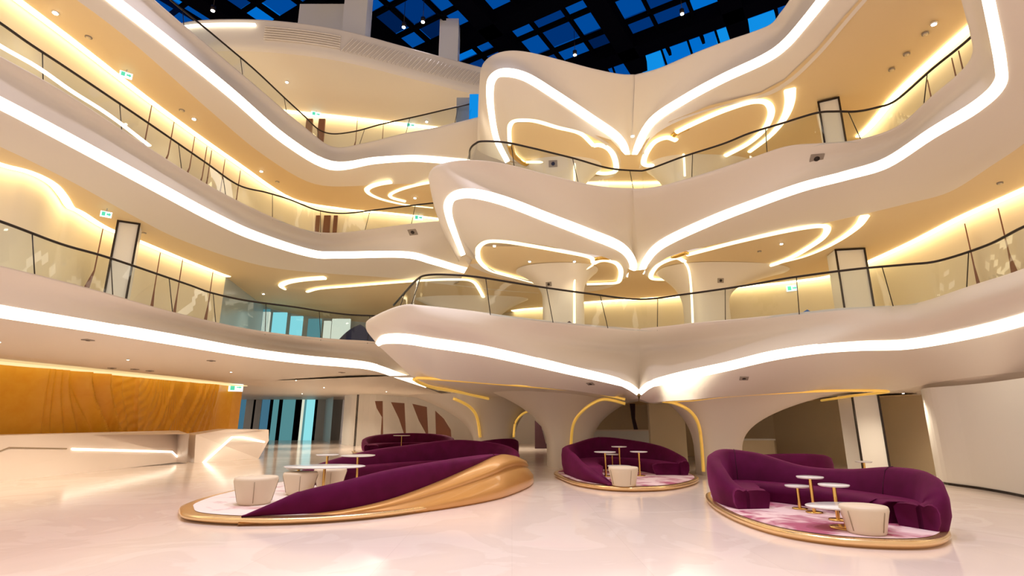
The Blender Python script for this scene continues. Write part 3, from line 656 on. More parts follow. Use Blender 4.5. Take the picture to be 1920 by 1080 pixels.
# ---------------------------------------------------------------- reception desks
def facet(name, V, Fc, m, parent): return mesh_obj(name, V, Fc, M[m], parent, smooth=False)
H = 1.32
root = thing('reception_desk', 'long low angular cream reception desk at the left edge', 'desk')
f0, f1, f2 = P(-150, 921, 0), P(338, 866, 0), P(350, 869, 0)
t0, t1, t2 = P(-150, 821, d=f0.y + 0.5), P(335, 807, d=f1.y + 0.9), P(355, 814, d=f2.y + 0.3)
bk = Vector((-2.2, 0.6, 0))
V = [f0, f1, f2, t0, t1, t2, t0 + bk, t2 + bk + Vector((0.3, 1.2, 0)), f0 + bk * 1.2, f2 + bk * 1.2 + Vector((.3, 1.2, 0))]
facet('desk_body', V, [(0, 1, 4, 3), (1, 2, 5, 4), (3, 4, 5, 7, 6), (2, 9, 7, 5), (0, 3, 6, 8), (8, 6, 7, 9), (0, 8, 9, 2, 1)], 'desk', root)
def onface(a, b, c, px, py, push=0.015):
    n = (b - a).cross(c - a).normalized(); o = Vector((0, 0, EYE)); d = (P(px, py, d=10) - o)
    t = (a - o).dot(n) / d.dot(n); p = o + d * t; return p - d.normalized() * push
def faceline(label, parent, tri, pts, r, m, name='desk_light'):
    path = [onface(*tri, x, y) for x, y in pts]; v, f = tube(path, r, 6); return mesh_obj(name, v, f, M[m], parent, smooth=False)
faceline('', root, (f0, f1, t1), [(-20,852),(0,846),(17,839),(125,841)], 0.022, 'stitch', 'shadow_groove')
faceline('', root, (f0, f1, t1), [(135,842),(322,847),(342,866)], 0.045, 'led')
root = thing('reception_desk', 'short angular cream reception desk with a peaked light line', 'desk')
f0, f1, f2 = P(364, 868, 0), P(400, 867, 0), P(485, 860, 0); f3 = P(504, 826, d=f2.y + 0.4)
t0, t1, t2 = P(367, 815, d=f0.y + .5), P(425, 805, d=27.8), P(504, 806, d=f2.y + .5)
V = [f0, f2, f3, t0, t1, t2, t1 + Vector((-1.5, 2, 0)), t0 + Vector((-1.5, 1.5, 0)), f0 + Vector((-1.4, 1.5, 0)), f2 + Vector((-1.0, 2, 0)), t2 + Vector((-1.0, 2.0, 0))]
facet('desk_body', V, [(0, 1, 2, 5, 4, 3), (3, 4, 6, 7), (4, 5, 10, 6), (0, 3, 7, 8), (1, 9, 10, 5, 2), (8, 7, 6, 10, 9), (0, 8, 9, 1)], 'desk', root)
faceline('', root, (f0, f2, t1), [(381,868),(435,820),(455,820),(500,830)], 0.05, 'led')
faceline('', root, (f0, f2, t1), [(447,863),(460,862),(485,861)], 0.02, 'stitch', 'shadow_groove')

# ---------------------------------------------------------------- sofas
def platform(label, pts, ctop, rim, m_c, h=0.13, zextra=0):
    out = spline([Vector((a, b, 0)) for a, b in pts], 8, True); n = len(out)
    cen = sum(out, Vector()) / n
    root = thing('sofa_platform', label, 'platform')
    def ring(sc, z): return [Vector((cen.x + (p.x - cen.x) * sc, cen.y + (p.y - cen.y) * sc, z)) for p in out]
    rr = [ring(0.965, 0.0), ring(0.985, 0.03), ring(1.0, h * 0.6), ring(0.995, h * 0.95), ring(0.975, h), ring(0.93, h + 0.005)]
    v, f = grid(rr, True); mesh_obj('rim', v, f, M[rim], root)
    v, f = poly(ring(0.94, h + 0.012)); mesh_obj('carpet', v, f, M[m_c], root, smooth=False)
    return root
def sofa(label, path, side, gold=False, H0=0.13, seams=()):
    """path rows: x, y (outer foot line), back height, shell height, seat depth"""
    K = [Vector((a, b, 0)) for a, b, *_ in path]; pts = spline(K, 8)
    ex = []
    for j in range(2, 5): ex.append([q.x for q in spline([Vector((r[j], 0, 0)) for r in path], 8)])
    hs, gs, ds = ex; N = len(pts); root = thing('curved_sofa', label, 'sofa')
    sec_b, sec_s, sec_g = [], [], []
    for i, p in enumerate(pts):
        t = (pts[min(i + 1, N - 1)] - pts[max(0, i - 1)]).normalized(); nn = Vector((-t.y, t.x, 0)) * side   # inwards
        h = max(hs[i], 0.16); g = gs[i]; sd = ds[i]; sh = min(0.52, h - 0.02)
        q = lambda u, z: Vector((p.x + nn.x * u, p.y + nn.y * u, z))
        lo = max(H0, g - 0.03) if gold else H0
        bw = min(0.34, 0.1 + 0.24 * (h - .13) / 0.8)
        sec_b.append([q(0.05, lo * .5 + H0 * .5 if gold else H0), q(-0.02, lo + (h - lo) * 0.35), q(-0.03, lo + (h - lo) * 0.7), q(0.0, h - 0.06 * min(1, h)), q(bw * 0.28, h), q(bw * 0.6, h - 0.01), q(bw * 0.85, h - 0.07 * min(1, h)), q(bw + 0.04, sh + (h - sh) * 0.4), q(bw + 0.1, max(H0, sh - 0.05)), q(bw + 0.1, H0)])
        e = bw + 0.02
        sec_s.append([q(e, H0), q(e, sh - 0.02), q(e + 0.1, sh), q(e + sd * 0.5, sh + 0.005), q(e + sd * 0.85, sh - 0.01), q(e + sd, sh - 0.07), q(e + sd * 0.98, sh - 0.2 if sh > .4 else (sh + H0) / 2), q(e + sd * 0.9, H0)])
        if gold:
            gg = max(g, H0); o = -0.5 * min(1, gg)
            f_ = 0.12 + 0.48 * min(1, gg / 0.9)
            sec_g.append([q(-f_ + 0.04, 0.0), q(-f_ - 0.03, 0.05), q(-f_ - 0.02, gg * 0.32), q(-f_ * 0.74, gg * 0.58), q(-f_ * 0.60, gg * 0.66), q(-f_ * 0.72, gg * 0.73), q(-f_ * 0.62, gg * 0.87), q(-f_ * 0.3, gg * 0.97), q(0.0, gg), q(0.07, gg - 0.04)])
    def capped(secs):
        v, f = grid(secs); n = len(secs[0]); m = len(secs)
        f.append(tuple(range(n))); f.append(tuple((m - 1) * n + k for k in range(n - 1, -1, -1)))
        return v, f
    v, f = capped(sec_b); mesh_obj('backrest', v, f, M['velvet'], root)
    v, f = capped(sec_s); mesh_obj('seat', v, f, M['velvet'], root)
    if gold: v, f = capped(sec_g); s_ = mesh_obj('shell', v, f, M['bronze'], root); s_['label'] = 'golden flowing outer shell'
    for k in seams:
        i = int(k * 8); l = [a + (a - pts[i]).normalized() * 0.002 for a in sec_b[i][3:9]]; v, f = tube([a + Vector((0, 0, 0.004)) for a in l], 0.008, 5); mesh_obj('seam', v, f, M['seam'], root)
    return root
# right sofa
platform('gold rimmed oval platform with mottled pink carpet on the right', [(4.32,11.4),(4.46,9.9),(5.02,9.1),(5.85,8.8),(6.6,8.95),(7.34,9.65),(7.95,10.9),(8.0,12.2),(7.4,13.6),(6.3,14.7),(5.2,14.8),(4.6,13.4)], 0, 'goldm', 'carpet')
sofa('curved purple velvet sofa with a dipping back on the right platform', [(4.62,11.75,0.52,0,0.55),(4.52,12.5,0.85,0,0.62),(4.72,13.5,1.12,0,0.75),(5.35,14.2,1.22,0,0.75),(6.15,13.9,1.14,0,0.7),(6.85,13.1,0.90,0,0.7),(7.35,12.2,0.90,0,0.75),(7.68,11.2,1.02,0,0.8),(7.75,10.3,0.98,0,0.8),(7.35,9.6,0.75,0,0.65),(7.0,9.42,0.54,0,0.45)], -1, seams=(3.4, 7.0))
# centre sofa
platform('gold rimmed round platform with pink patterned carpet in the centre', [(1.55,20.5),(1.7,18.0),(2.1,16.6),(2.95,15.7),(4.15,15.8),(5.17,16.7),(6.0,18.1),(6.3,19.8),(6.0,21.8),(4.6,22.9),(2.8,22.7)], 0, 'goldm', 'carpet')
sofa('small curved purple velvet sofa on the central platform', [(2.75,15.98,0.16,0,0.1),(2.2,17.0,0.5,0,0.35),(1.9,18.5,0.85,0,0.8),(1.8,20.0,1.0,0,0.9),(2.3,21.8,1.05,0,0.9),(3.5,22.6,1.28,0,0.9),(4.8,22.2,1.18,0,0.9),(5.7,21.0,1.0,0,0.9),(6.0,19.6,0.75,0,0.9),(5.95,18.9,0.6,0,0.9)], -1, seams=(5.0,))
# left sofa
platform('gold rimmed teardrop platform with cream carpet on the left', [(-7.45,14.2),(-7.25,12.6),(-6.88,11.8),(-6.29,11.1),(-5.07,10.72),(-3.63,10.95),(-2.3,11.8),(-1.1,13.4),(0.0,16.0),(0.45,19.0),(0.2,21.8),(-2.0,22.3),(-4.5,21.2),(-6.3,18.8),(-7.2,16.5)], 0, 'goldm', 'carpet2')
sofa('long purple velvet sofa in a flowing gold shell on the left platform', [(-5.15,10.9,0.15,0.13,0.05),(-4.7,11.0,0.34,0.13,0.12),(-4.15,11.15,0.56,0.14,0.25),(-3.4,11.45,0.72,0.18,0.4),(-2.6,12.05,0.88,0.30,0.5),(-1.75,13.0,0.98,0.54,0.6),(-1.0,14.2,1.03,0.80,0.65),(-0.45,15.6,1.01,0.98,0.65),(-0.05,17.0,0.90,0.90,0.65),(0.2,18.4,0.80,0.66,0.65),(0.15,20.0,0.95,0.35,0.65),(-0.6,21.2,1.1,0.14,0.65),(-2.2,21.2,1.22,0.13,0.65),(-3.7,20.3,1.08,0.12,0.6),(-4.9,18.9,0.95,0.12,0.6),(-5.75,17.3,0.72,0.12,0.5),(-6.2,16.1,0.5,0.1,0.35)], 1, gold=True, seams=(7.0,))
# background sofas
def simple_sofa(label, cx, cy, rx, ry, h, a0, a1, m2='velvet'):
    pth = []
    for i in range(9):
        t = i / 8; a = a0 + (a1 - a0) * t; pth.append((cx + rx * math.cos(a), cy + ry * math.sin(a), 0.5 + (h - 0.5) * math.sin(math.pi * min(1, max(0, t))) ** 0.7, 0, 0.6))
    return sofa(label, pth, 1, H0=0.1)
platform('gold rimmed platform far behind the left sofa', [(-10.1,35.5),(-8.8,32.6),(-5.8,31.9),(-3.6,33.4),(-3.2,36.5),(-5.2,38.8),(-8.8,38.6)], 0, 'goldm', 'carpet2', 0.1)
simple_sofa('distant purple velvet sofa showing above the left sofa', -6.6, 35.4, 2.9, 2.7, 1.12, math.radians(-20), math.radians(215))
platform('gold rimmed platform just behind the gold shell end of the left sofa', [(-3.0,26.4),(-2.3,24.6),(-0.3,24.3),(0.7,25.9),(0.2,28.0),(-2.1,28.2)], 0, 'goldm', 'carpet2', 0.1)
simple_sofa('dark purple velvet sofa just behind the gold shell end of the left sofa', -1.2, 26.3, 1.5, 1.6, 1.14, math.radians(-160), math.radians(60))
platform('gold rimmed platform behind the right sofa', [(7.2,17.6),(8.4,16.2),(10.6,15.9),(11.6,17.0),(11.0,19),(8.6,19.6)], 0, 'goldm', 'carpet', 0.1)
simple_sofa('dark purple velvet sofa peeking over the dip of the right sofa', 8.4, 17.6, 1.5, 1.3, 0.98, math.radians(150), math.radians(385))

# ---------------------------------------------------------------- poufs and tables
def pouf_mesh(r0, r1, h):
    prof = [(r0 * 0.94, 0.0), (r0, 0.02), (r0 * 1.02, 0.06), (r0 + (r1 - r0) * 0.5, h * 0.5), (r1, h - 0.06), (r1 * 0.99, h - 0.02), (r1 * 0.95, h), (r1 * 0.6, h + 0.015), (0.01, h + 0.02)]
    return lathe(prof, 40)
def pouf(label, x, y, z=0.145, r0=0.30, r1=0.42, h=0.58, rz=0.0):
    root = thing('pouf', label, 'pouf', None, (x, y, z), rz)
    v, f = pouf_mesh(r0, r1, h); mesh_obj('cushion', v, f, M['leather'], root)
    for k in range(4):
        a = math.radians(20 + 90 * k); path = [Vector((math.cos(a) * (r0 * 1.02 + (r1 - r0 * 1.02) * t + 0.002), math.sin(a) * (r0 * 1.02 + (r1 - r0 * 1.02) * t + 0.002), 0.05 + (h - 0.12) * t)) for t in (0, 0.5, 1)]
        v, f = tube(path, 0.007, 5); mesh_obj('seam', v, f, M['stitch'], root)
    return root
def pt(px, py, z=0.145): p = P(px, py, z); return p.x, p.y
x, y = pt(1641, 1004); pouf('cream leather pouf on the right platform', x, y + .2, r0=0.28, r1=0.355, h=0.42)
x, y = pt(1175, 913); pouf('cream leather pouf at the front of the central platform', x, y + .35, r0=0.33, r1=0.42, h=0.5)
x, y = pt(464, 948); pouf('cream leather pouf nearest the tip of the left platform', x, y + .3, r0=0.34, r1=0.455, h=0.56)
x, y = pt(550, 930); pouf('cream leather pouf second from the tip, behind the gold table leg', x, y + .35, r0=0.3, r1=0.41, h=0.52)
x, y = pt(608, 918); pouf('cream leather pouf half hidden behind the purple arm of the left sofa', x, y + .4, r0=0.32, r1=0.43, h=0.5)
def table(label, px, pyb, h, r, z0=0.145, oval=1.0, rb=None):
    x, y = pt(px, pyb); root = thing('side_table', label, 'table', None, (x, y, z0))
    v, f = lathe([(r * 0.93, h - 0.035), (r, h - 0.02), (r, h - 0.005), (r * 0.985, h)], 36); v = [Vector((a.x * oval, a.y, a.z)) for a in v]; mesh_obj('table_top', v, f, M['tabletop'], root)
    v, f = lathe([(0.035, 0.01), (0.035, h - 0.03)], 24); mesh_obj('post', v, f, M['gold'], root, smooth=False)
    rb = rb or r * 0.62
    v, f = lathe([(rb, 0.0), (rb, 0.012), (rb * 0.95, 0.02), (0.04, 0.025)], 32); mesh_obj('base', v, f, M['gold'], root)
    return root
table('small round table leftmost on the right platform', 1500, 954, 0.46, 0.24)
table('round table second from the left on the right platform', 1527, 961, 0.68, 0.25)
table('round table tallest at the right on the right platform', 1572, 975, 0.62, 0.26)
table('large low oval table beside the pouf on the right platform', 1588, 990, 0.36, 0.42, oval=1.5)
table('round table leftmost on the central platform', 1136, 893, 0.78, 0.36)
table('low small round table on the central platform', 1149, 885, 0.62, 0.28)
table('tall round table furthest back on the central platform', 1163, 887, 0.9, 0.27)
table('round table rightmost on the central platform', 1200, 892, 0.78, 0.29)
table('low round table behind the pouf on the central platform', 1162, 900, 0.42, 0.36)
table('long oval table in front on the left platform', 605, 925, 0.66, 0.6, oval=1.7)
table('small round table furthest left on the left platform', 556, 925, 0.62, 0.3)
table('small round table near the far arm on the left platform', 610, 905, 0.8, 0.33)
table('round table half hidden by the purple arm on the left platform', 668, 905, 0.78, 0.5)
table('small round table on the platform far behind the left sofa', 752, 842, 0.9, 0.55, z0=0.11)
table('small round table behind the right sofa by the tall pillar', 1625, 905, 0.75, 0.22, z0=0.0)

# ---------------------------------------------------------------- roof, skylight and upper back parapet
ZR = 24.0; ua = Vector((0.85, -0.527, 0)); vb_ = Vector((0.527, 0.85, 0))
def RG(a, b, z=ZR): return ua * a + vb_ * b + Vector((0, 0, z))
b1_ = 27.4
V = []; Fc = []; mi = []; random.seed(3)
a_ = -30.7
while a_ < 7:
    b_ = 3.4
    while b_ < b1_ + 2.4:
        o = len(V); V += [RG(a_, b_, ZR + .3), RG(a_ + 2, b_, ZR + .3), RG(a_ + 2, b_ + 2, ZR + .3), RG(a_, b_ + 2, ZR + .3)]
        Fc.append((o, o + 1, o + 2, o + 3)); r_ = random.random()
        mi.append(0 if r_ < .12 else 1 if r_ < .42 else 2 if r_ < .78 else 3 if r_ < .96 else 4); b_ += 2.0
    a_ += 2.0
struct(mesh_obj('window_roof', V, Fc, None, smooth=False, mats=[M['sky%d' % i] for i in range(5)], mi=mi), 'dusk blue skylight panes')
parts = []
def beam(p, q, w, h):
    t = (q - p); L = t.length; ang = math.atan2(t.y, t.x); m_ = (p + q) / 2; return box((m_.x, m_.y, m_.z), L, w, h, ang)
heavy = []; light_ = []
for k in range(-12, 5):
    a = -8.7 + 2.0 * k
    (heavy if k % 3 == 0 else light_).append(beam(RG(a, 2), RG(a, b1_ + 2), 1.05 if k % 3 == 0 else 0.16, 1.3 if k % 3 == 0 else 0.3))
for k in range(0, 14):
    b = b1_ - 2.0 * k
    (heavy if k % 3 == 0 else light_).append(beam(RG(-31, b), RG(8, b), 1.05 if k % 3 == 0 else 0.16, 1.3 if k % 3 == 0 else 0.3))
v, f = merge(heavy); struct(mesh_obj('roof_truss', v, f, M['black'], smooth=False), 'heavy black roof beams')
v, f = merge(light_); struct(mesh_obj('roof_truss', v, f, M['black'], smooth=False), 'thin black glazing bars')
# sloping bright glazing beyond the truss, right
V = []; Fc = []; mi = []; bars = []
for k in range(-6, 12):
    a0 = -12.0 + 1.6 * k; a1 = a0 + 1.6
    for j, (ba, za, bb, zb_) in enumerate([(b1_ + 1.6, 24.6, b1_ + 3.6, 21.6), (b1_ + 3.6, 21.6, b1_ + 4.6, 17.0)]):
        o = len(V); V += [RG(a0, ba, za), RG(a1, ba, za), RG(a1, bb, zb_), RG(a0, bb, zb_)]; Fc.append((o, o + 1, o + 2, o + 3)); mi.append(random.choice([1, 2, 2]) if j == 0 and k < 2 else random.choice([2, 3, 3, 4]))
        v, f = tube([RG(a0, ba, za), RG(a0 + .4, bb, zb_)], 0.07, 5); bars.append((v, f))
struct(mesh_obj('window_slope', V, Fc, None, smooth=False, mats=[M['sky%d' % i] for i in range(5)], mi=mi), 'sloping dusk blue glazing')
v, f = merge(bars); struct(mesh_obj('trim_3', v, f, M['black'], smooth=False), 'glazing bars of the sloping glass')
# upper back parapet with louvres
T4 = [Vector(p) for p in [(-17, 21.9, 20), (-15.3, 21.2, 20), (-13.4, 21.0, 20), (-10.95, 21.1, 20), (-8.1, 21.7, 20), (-4.8, 23.1, 20), (-1.5, 24.5, 20), (1.5, 25.6, 20), (6, 27, 20)]]
B4 = [Vector((p.x, p.y + 0.15, 18.4)) for p in T4]; C4 = [Vector((p.x, p.y - 0.05, 19.75)) for p in T4]; D4 = [Vector((p.x, p.y - 0.02, 18.7)) for p in T4]
I4 = [Vector((p.x, p.y + 0.6, 20.0)) for p in T4]; W4 = [Vector((p.x * 0.9 - 1, p.y + 9, 18.45)) for p in T4]
v, f = merge([loft([I4, T4, C4, D4, B4], 6, 3), loft([B4, W4], 6, 1)]); struct(mesh_obj('balcony', v, f, M['shell']), 'far uppermost parapet')
lou = spline(C4, 6); bot = spline(D4, 6)
root = thing('louvre_panel', 'slatted grille band set in the far uppermost parapet, horizontal slats', 'vent')
for k in range(6):
    t = 0.18 + 0.12 * k
    path = [lou[i].lerp(bot[i], t) + Vector((0, -0.06, 0)) for i in range(17, 25)]
    v, f = tube(path, 0.035, 5); mesh_obj('slat', v, f, M['vent'] if False else M['shell'], root, smooth=False)
root = thing('louvre_panel', 'long slatted grille band in the far uppermost parapet, slanted slats', 'vent')
for i in range(25, 44):
    for s in (0, 0.33, 0.66):
        a = lou[i].lerp(lou[i + 1], s); b = bot[i].lerp(bot[i + 1], s)
        j = min(i + 2, 46); b2 = bot[i - 1].lerp(bot[i], s)
        v, f = tube([a.lerp(b, 0.15) + Vector((0, -0.07, 0)), a.lerp(b2, 0.9) + Vector((0, -0.07, 0))], 0.03, 4); mesh_obj('slat', v, f, M['shell'], root, smooth=False)
path = [lou[i].lerp(bot[i], 0.12) + Vector((0, -0.08, 0)) for i in range(4, 17)]
v, f = tube(path, 0.10, 6, flat=.5); tag(mesh_obj('light_strip', v, f, M['led']), 'short white light on the far uppermost parapet beside the grille', 'light')
for lab, x0, x1, yb, dd in (('square white roof column, left of two, above the grille band', 640, 684, 62, 23), ('square white roof column, right of two, above the grille band', 822, 858, 106, 25.5)):
    a = P(x0, yb, d=dd); b = P(x1, yb, d=dd); zb_ = 19.9
    v, f = box(((a.x + b.x) / 2, dd + .5, (zb_ + 24) / 2), b.x - a.x, 0.9, 24 - zb_); tag(mesh_obj('roof_column', v, f, M['white'], smooth=False), lab, 'column')
a = P(555, 42, d=23.5); b = P(640, 42, d=23.5)
root = thing('roof_box', 'white boxy roof house with small windows behind the parapet', 'roof house')
v, f = box(((a.x + b.x) / 2, 24.2, 21.6), b.x - a.x, 1, 3.4); mesh_obj('body', v, f, M['white'], root, smooth=False)
for k in (0.2, 0.55): v, f = box((a.x + (b.x - a.x) * (k + .1), 23.68, 20.9), 0.45, 0.05, 0.5); mesh_obj('pane', v, f, M['grey'], root, smooth=False)
# blue glass piece at end of top-left balcony
a = P(879, 205, d=21.6); b = P(900, 205, d=21.6)
v, f = box(((a.x + b.x) / 2, 21.9, 15.9), b.x - a.x, 0.1, 1.5); struct(mesh_obj('window_end', v, f, M['sky4'], smooth=False), 'blue glazed end of the top left balcony')
a = P(855, 205, d=22.2); b = P(880, 205, d=22.2)
v, f = box(((a.x + b.x) / 2, 22.4, 15.9), b.x - a.x, 0.1, 1.8); struct(mesh_obj('wall_end', v, f, M['grey'], smooth=False), 'grey end panel')
# pendant spot lights in the roof, then added fill spots out of view
RSP = [(lab, tuple(P(x, y, 22.0)), 600) for lab, x, y in (('roof spotlight nearest the right edge of the skylight', 1279, 26), ('roof spotlight above the left half of the top butterfly', 1078, 103), ('roof spotlight above the white roof columns', 757, 51), ('roof spotlight at the far left of the skylight', 399, 20), ('small roof spotlight between the roof columns', 793, 41))]
RSP += [('added fill spot high over the open floor by the left sofa', (-5.0, 8.0, 22.0), 4700), ('added fill spot high over the open floor by the right sofa', (6.0, 8.0, 22.0), 4700),  # out-of-view spots added to brighten floor and undersides
        ('added fill spot high over the middle of the open floor', (0.0, 12.5, 22.0), 4700), ('added fill spot high over the camera end of the hall', (0.5, 1.0, 22.0), 4700), ('added fill spot high over the reception side', (-9.0, 13.0, 22.0), 3300)]
for lab, p, en in RSP:
    root = thing('roof_or_fill_spot', lab, 'lamp', None, tuple(p))
    v, f = lathe([(0.03, 0), (0.11, 0.02), (0.12, 0.25), (0.05, 0.3)], 14); mesh_obj('housing', v, f, M['dark'], root)
    v, f = lathe([(0.09, -0.02), (0.09, 0.0)], 14); mesh_obj('lens', v, f, M['down'], root)
    l = bpy.data.lights.new('spot', 'SPOT'); l.energy = en; l.spot_size = 1.25; l.spot_blend = 1.0; l.color = (0.93, 0.87, 1.0); l.shadow_soft_size = 0.5
    o = bpy.data.objects.new('spot_lamp', l); C.objects.link(o); o.location = (0, 0, -0.5); o.parent = root
    aim = Vector((p[0] * 0.9, p[1] - 1.0, 0)) - Vector(p); o.rotation_euler = aim.to_track_quat('-Z', 'Y').to_euler()
    v, f = tube([Vector((0, 0, 0.3)), Vector((0, 0, 1.6))], 0.015, 5); mesh_obj('cable', v, f, M['dark'], root)

# ---------------------------------------------------------------- small things on ceilings
def downlight(label, x, y, z, on=True, r=0.08):
    p = P(x, y, z); root = thing('downlight', label, 'lamp', None, tuple(p))
    v, f = lathe([(r * 1.5, -0.01), (r * 1.5, 0.03)], 20); mesh_obj('trim_ring', v, f, M['white'] if on else M['vent'], root)
    v, f = lathe([(r, -0.03), (r, 0.02)], 20); mesh_obj('lens', v, f, M['down'] if on else M['wallg'], root)
    if on:
        l = bpy.data.lights.new('spot', 'SPOT'); l.energy = 60; l.spot_size = 1.6; l.spot_blend = 0.6; l.color = (1, 0.85, 0.6); l.shadow_soft_size = 0.08
        o = bpy.data.objects.new('spot_lamp', l); C.objects.link(o); o.location = (0, 0, -0.06); o.parent = root
DL = [('lit downlight highest on the upper left ceiling', 104, 24, 13.4, 1), ('lit downlight beside the second light line from the top left', 364, 223, 13.4, 1), ('lit downlight low on the second floor left ceiling', 490, 321, 13.4, 1),
      ('lit downlight on the far third floor ceiling', 538, 154, 18.4, 1), ('brightest downlight on the ceiling at upper right', 1751, 45, 13.4, 1), ('unlit spot below the topmost left light line', 166, 70, 13.4, 0),
      ('lit downlight in the curved panel under the topmost left balcony', 778, 371, 13.4, 1), ('small downlight in the cleft above the middle wing', 1186, 255, 13.6, 1), ('lit downlight right on the far third floor ceiling', 800, 228, 18.4, 1),
      ('unlit spot on the upper right ceiling, upper of two', 1735, 64, 13.4, 0), ('unlit spot on the upper right ceiling, middle one', 1700, 102, 13.4, 0), ('unlit spot on the upper right ceiling, lowest', 1672, 131, 13.4, 0), ('unlit spot on the ceiling left of the top-left wall fins', 341, 207, 13.4, 0),
      ('unlit spot on the second floor left ceiling, lower', 520, 341, 13.4, 0), ('tiny downlight in the middle left oval, left', 993, 490, 8.5, 1), ('tiny downlight in the middle left oval, right', 1077, 490, 8.5, 1), ('tiny downlight in the middle left oval near its tip', 927, 461, 8.48, 1),
      ('tiny downlight in the middle right oval', 1465, 457, 8.5, 1), ('unlit spot in the middle right oval', 1424, 472, 8.5, 0), ('tiny downlight under the middle left balcony near the curved light', 494, 551, 8.5, 1), ('unlit spot on the ceiling over the left framed pillar', 270, 437, 8.5, 0), ('unlit spot on the ceiling at right edge', 1875, 344, 8.5, 0)]
for lab, x, y, z, on in DL: downlight(lab, x, y, z - 0.01, bool(on), 0.05 if z < 9 else 0.065)

def fill_dl(label, x, y, z, en, r=0.032):  # small downlights added under the ground ceilings to lift floor and soffits
    root = thing('downlight', label, 'lamp', None, (x, y, z))
    v, f = lathe([(r * 1.6, -0.012), (r * 1.6, 0.02)], 16); mesh_obj('trim_ring', v, f, M['white'], root)
    v, f = lathe([(r, -0.02), (r, 0.01)], 16); mesh_obj('lens', v, f, M['down'], root)
    l = bpy.data.lights.new('spot', 'SPOT'); l.energy = en; l.spot_size = 2.5; l.spot_blend = 0.9; l.color = (1, 0.84, 0.64); l.shadow_soft_size = 0.15
    o = bpy.data.objects.new('spot_lamp', l); C.objects.link(o); o.location = (0, 0, -0.07); o.parent = root
for lab, x, y in (('added fill downlight over the near end of the long desk', -14.5, 15.0), ('added fill downlight over the middle of the long desk', -14.0, 19.5), ('added fill downlight between the two desks', -12.8, 24.5), ('added fill downlight over the short desk', -11.8, 29.5),
                  ('added fill downlight in front of the glazed facade', -17.0, 44.0), ('added fill downlight before the pale panelled wall', -9.5, 41.0), ('added fill downlight before the brown blades', -4.5, 40.0), ('added fill downlight beside the far left sofa', -12.5, 36.0), ('added fill downlight at the end of the pale wall', 0.5, 39.0)):
    fill_dl(lab, x, y, 4.08, 420 if y < 34 else 800)
for lab, x, y in (('added fill downlight between tall pillar and white wall', 13.4, 18.6), ('added fill downlight left of the tall pillar', 10.6, 22.0), ('added fill downlight behind the right column', 8.0, 25.0)):
    fill_dl(lab, x, y, 2.84, 240)
C_cam = bpy.data.cameras.new('camera'); cam = bpy.data.objects.new('camera', C_cam); C.objects.link(cam)
cam.location = (0, 0, EYE); cam.rotation_euler = (math.pi / 2 + PT, 0, 0)
C_cam.sensor_width = 36; C_cam.lens = 36 * F / 1920; C_cam.clip_end = 300; C_cam.clip_start = 0.1
sc = bpy.context.scene; sc.camera = cam

# things fixed to surfaces: find the real surface behind a surveyed direction
bpy.context.view_layer.update(); dg = bpy.context.evaluated_depsgraph_get()
def hit(px, py):
    o = Vector((0, 0, EYE)); d = (P(px, py, d=10) - o).normalized(); t0 = 0
    while True:
        ok, loc, nor, idx, ob, mtx = sc.ray_cast(dg, o, d)
        if not ok: return None, None
        if ob.name.startswith(('glass_panel', 'handrail', 'panel_joint')): o = loc + d * 0.02; continue
        if nor.dot(d) > 0: nor = -nor
        return loc, nor
def exit_sign(label, px, py, w=0.42, h=0.22):
    loc, nor = hit(px, py)
    if loc is None: return
    root = thing('exit_sign', label, 'sign', None, tuple(loc + Vector((0, 0, -0.2))), math.atan2(-loc.x, loc.y) if True else 0)
    v, f = box((0, 0, 0), w, 0.06, h); mesh_obj('case', v, f, M['signw'], root, smooth=False)
    v, f = box((-w * .22, -0.035, 0), w * .3, 0.012, h * .7); mesh_obj('running_figure_field', v, f, M['green'], root, smooth=False)
    V = [Vector((w * .05, -0.036, .03)), Vector((w * .25, -0.036, .03)), Vector((w * .25, -0.036, .07)), Vector((w * .42, -0.036, 0)), Vector((w * .25, -0.036, -.07)), Vector((w * .25, -0.036, -.03)), Vector((w * .05, -0.036, -.03))]
    V += [x + Vector((0, 0.012, 0)) for x in V]
    mesh_obj('arrow', V, [tuple(range(7)), tuple(range(13, 6, -1))] + [(i, (i + 1) % 7, (i + 1) % 7 + 7, i + 7) for i in range(7)], M['green'], root, smooth=False)
    v, f = box((0, 0, h / 2 + .05), 0.03, 0.03, 0.12); mesh_obj('bracket', v, f, M['grey'], root, smooth=False)
exit_sign('green exit sign on the second floor ceiling at upper left', 238, 131, .36, .2)
exit_sign('green exit sign on the ceiling above the left framed pillar', 201, 391, .3, .18)
exit_sign('green exit sign on the far third floor ceiling, left of two', 593, 208, .5, .25)
exit_sign('green exit sign on the far third floor ceiling, right of two', 770, 229, .5, .25)
exit_sign('green exit sign beside the glass rail under the curved ceiling lights', 785, 402, .5, .28)
exit_sign('green exit sign by the glazed facade at the far left', 443, 720, .8, .5)
exit_sign('green exit sign on the first upper floor, right of the columns', 1484, 533, .5, .28)
def vent(label, px, py, s=0.24):
    loc, nor = hit(px, py)
    if loc is None: return
    root = thing('speaker_grille', label, 'grille', None, tuple(loc)); root.rotation_euler = nor.to_track_quat('Z', 'Y').to_euler()
    v, f = box((0, 0, 0.01), s * 1.3, s, 0.03); mesh_obj('plate', v, f, M['vent'], root, smooth=False)
    v, f = lathe([(s * .28, 0.02), (s * .28, 0.035)], 16); mesh_obj('cone', v, f, M['dark'], root)
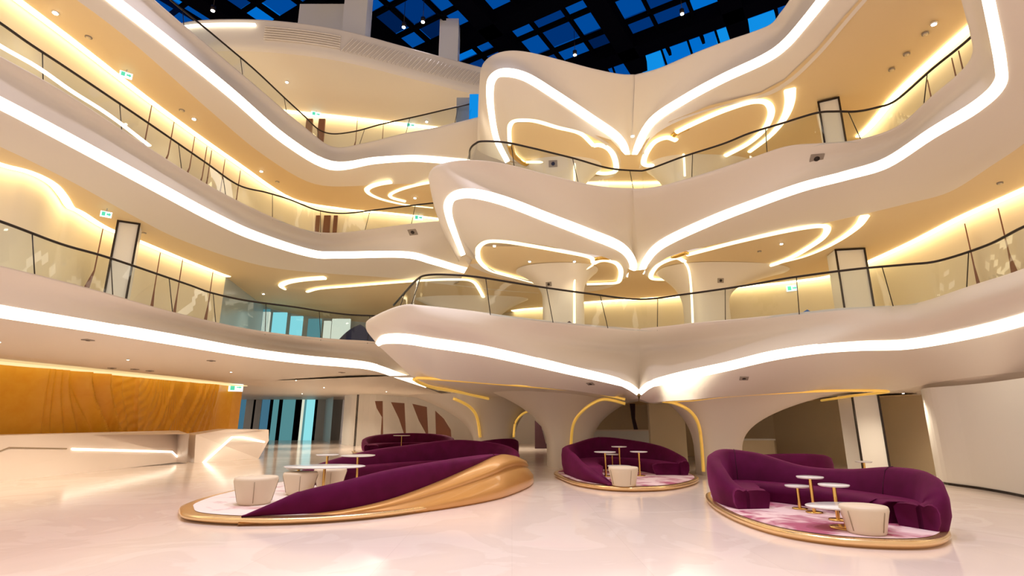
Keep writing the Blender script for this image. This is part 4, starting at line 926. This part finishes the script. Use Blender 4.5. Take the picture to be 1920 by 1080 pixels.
for lab, x, y in (('square grille on the middle right fascia below the upper pillar', 1531, 297), ('square grille on the middle left fascia', 774, 435), ('square grille low on the left underside, first from left', 165, 637), ('square grille low on the left underside, middle one', 396, 676), ('square grille low on the left underside, near the wing tip', 641, 698),
                  ('square grille under the lowest wing right of the cleft', 1395, 709), ('square grille under the lowest wing left of the cleft', 1107, 719), ('small grille on the left flared column, first upper floor', 1029, 533), ('small grille on the right flared column, first upper floor', 1351, 526), ('small grille on the left column, second upper floor', 1037, 307),
                  ('small camera on the ceiling before the timber wall', 210, 690), ('second small fitting on the ceiling before the timber wall', 253, 692), ('third small fitting on the ceiling before the timber wall', 281, 695)):
    vent(lab, x, y, 0.3 if y < 500 else 0.2)

# dark cloth covered shapes and blue drape on the first upper floor
def mound(label, px, py, d, w, h, m_, zb=Z1):
    p = P(px, py, d=d); V = []; Fc = []; n = 18; k_ = 8
    rows = []
    for j in range(k_ + 1):
        t = j / k_; row = []
        for i in range(n):
            a = 2 * math.pi * i / n; rr = (1 - t) ** 0.7 * (1 + 0.08 * math.sin(3 * a + t * 4))
            row.append(Vector((p.x + math.cos(a) * w / 2 * rr + 0.12 * w * t, p.y + math.sin(a) * w * 0.3 * rr, zb + h * t)))
        rows.append(row)
    v, f = grid(rows, True); tag(mesh_obj('covered_furniture', v, f, M[m_]), label, 'covered furniture')
mound('black cloth covered mound behind the tip of the lowest wing', 664, 630, 23.5, 2.0, 1.0, 'navy')
mound('small dark covered mound beside the left column, first upper floor', 1062, 600, 21.3, 1.0, 0.75, 'plum')
mound('bright blue covered mound left of the right framed pillar', 1506, 585, 19.5, 1.35, 0.85, 'blue')

# ---------------------------------------------------------------- light and view
w = bpy.data.worlds.new('world'); sc.world = w; w.use_nodes = True
bg = w.node_tree.nodes['Background']; bg.inputs[0].default_value = (1.0, 0.80, 0.68, 1); bg.inputs[1].default_value = 0.85
sc.view_settings.view_transform = 'Standard'; sc.view_settings.look = 'None'; sc.view_settings.gamma = 1; sc.view_settings.exposure = 0.0
sc.view_settings.use_curve_mapping = False
sc.cycles.max_bounces = 8; sc.cycles.diffuse_bounces = 4; sc.cycles.transparent_max_bounces = 24; sc.cycles.sample_clamp_indirect = 6
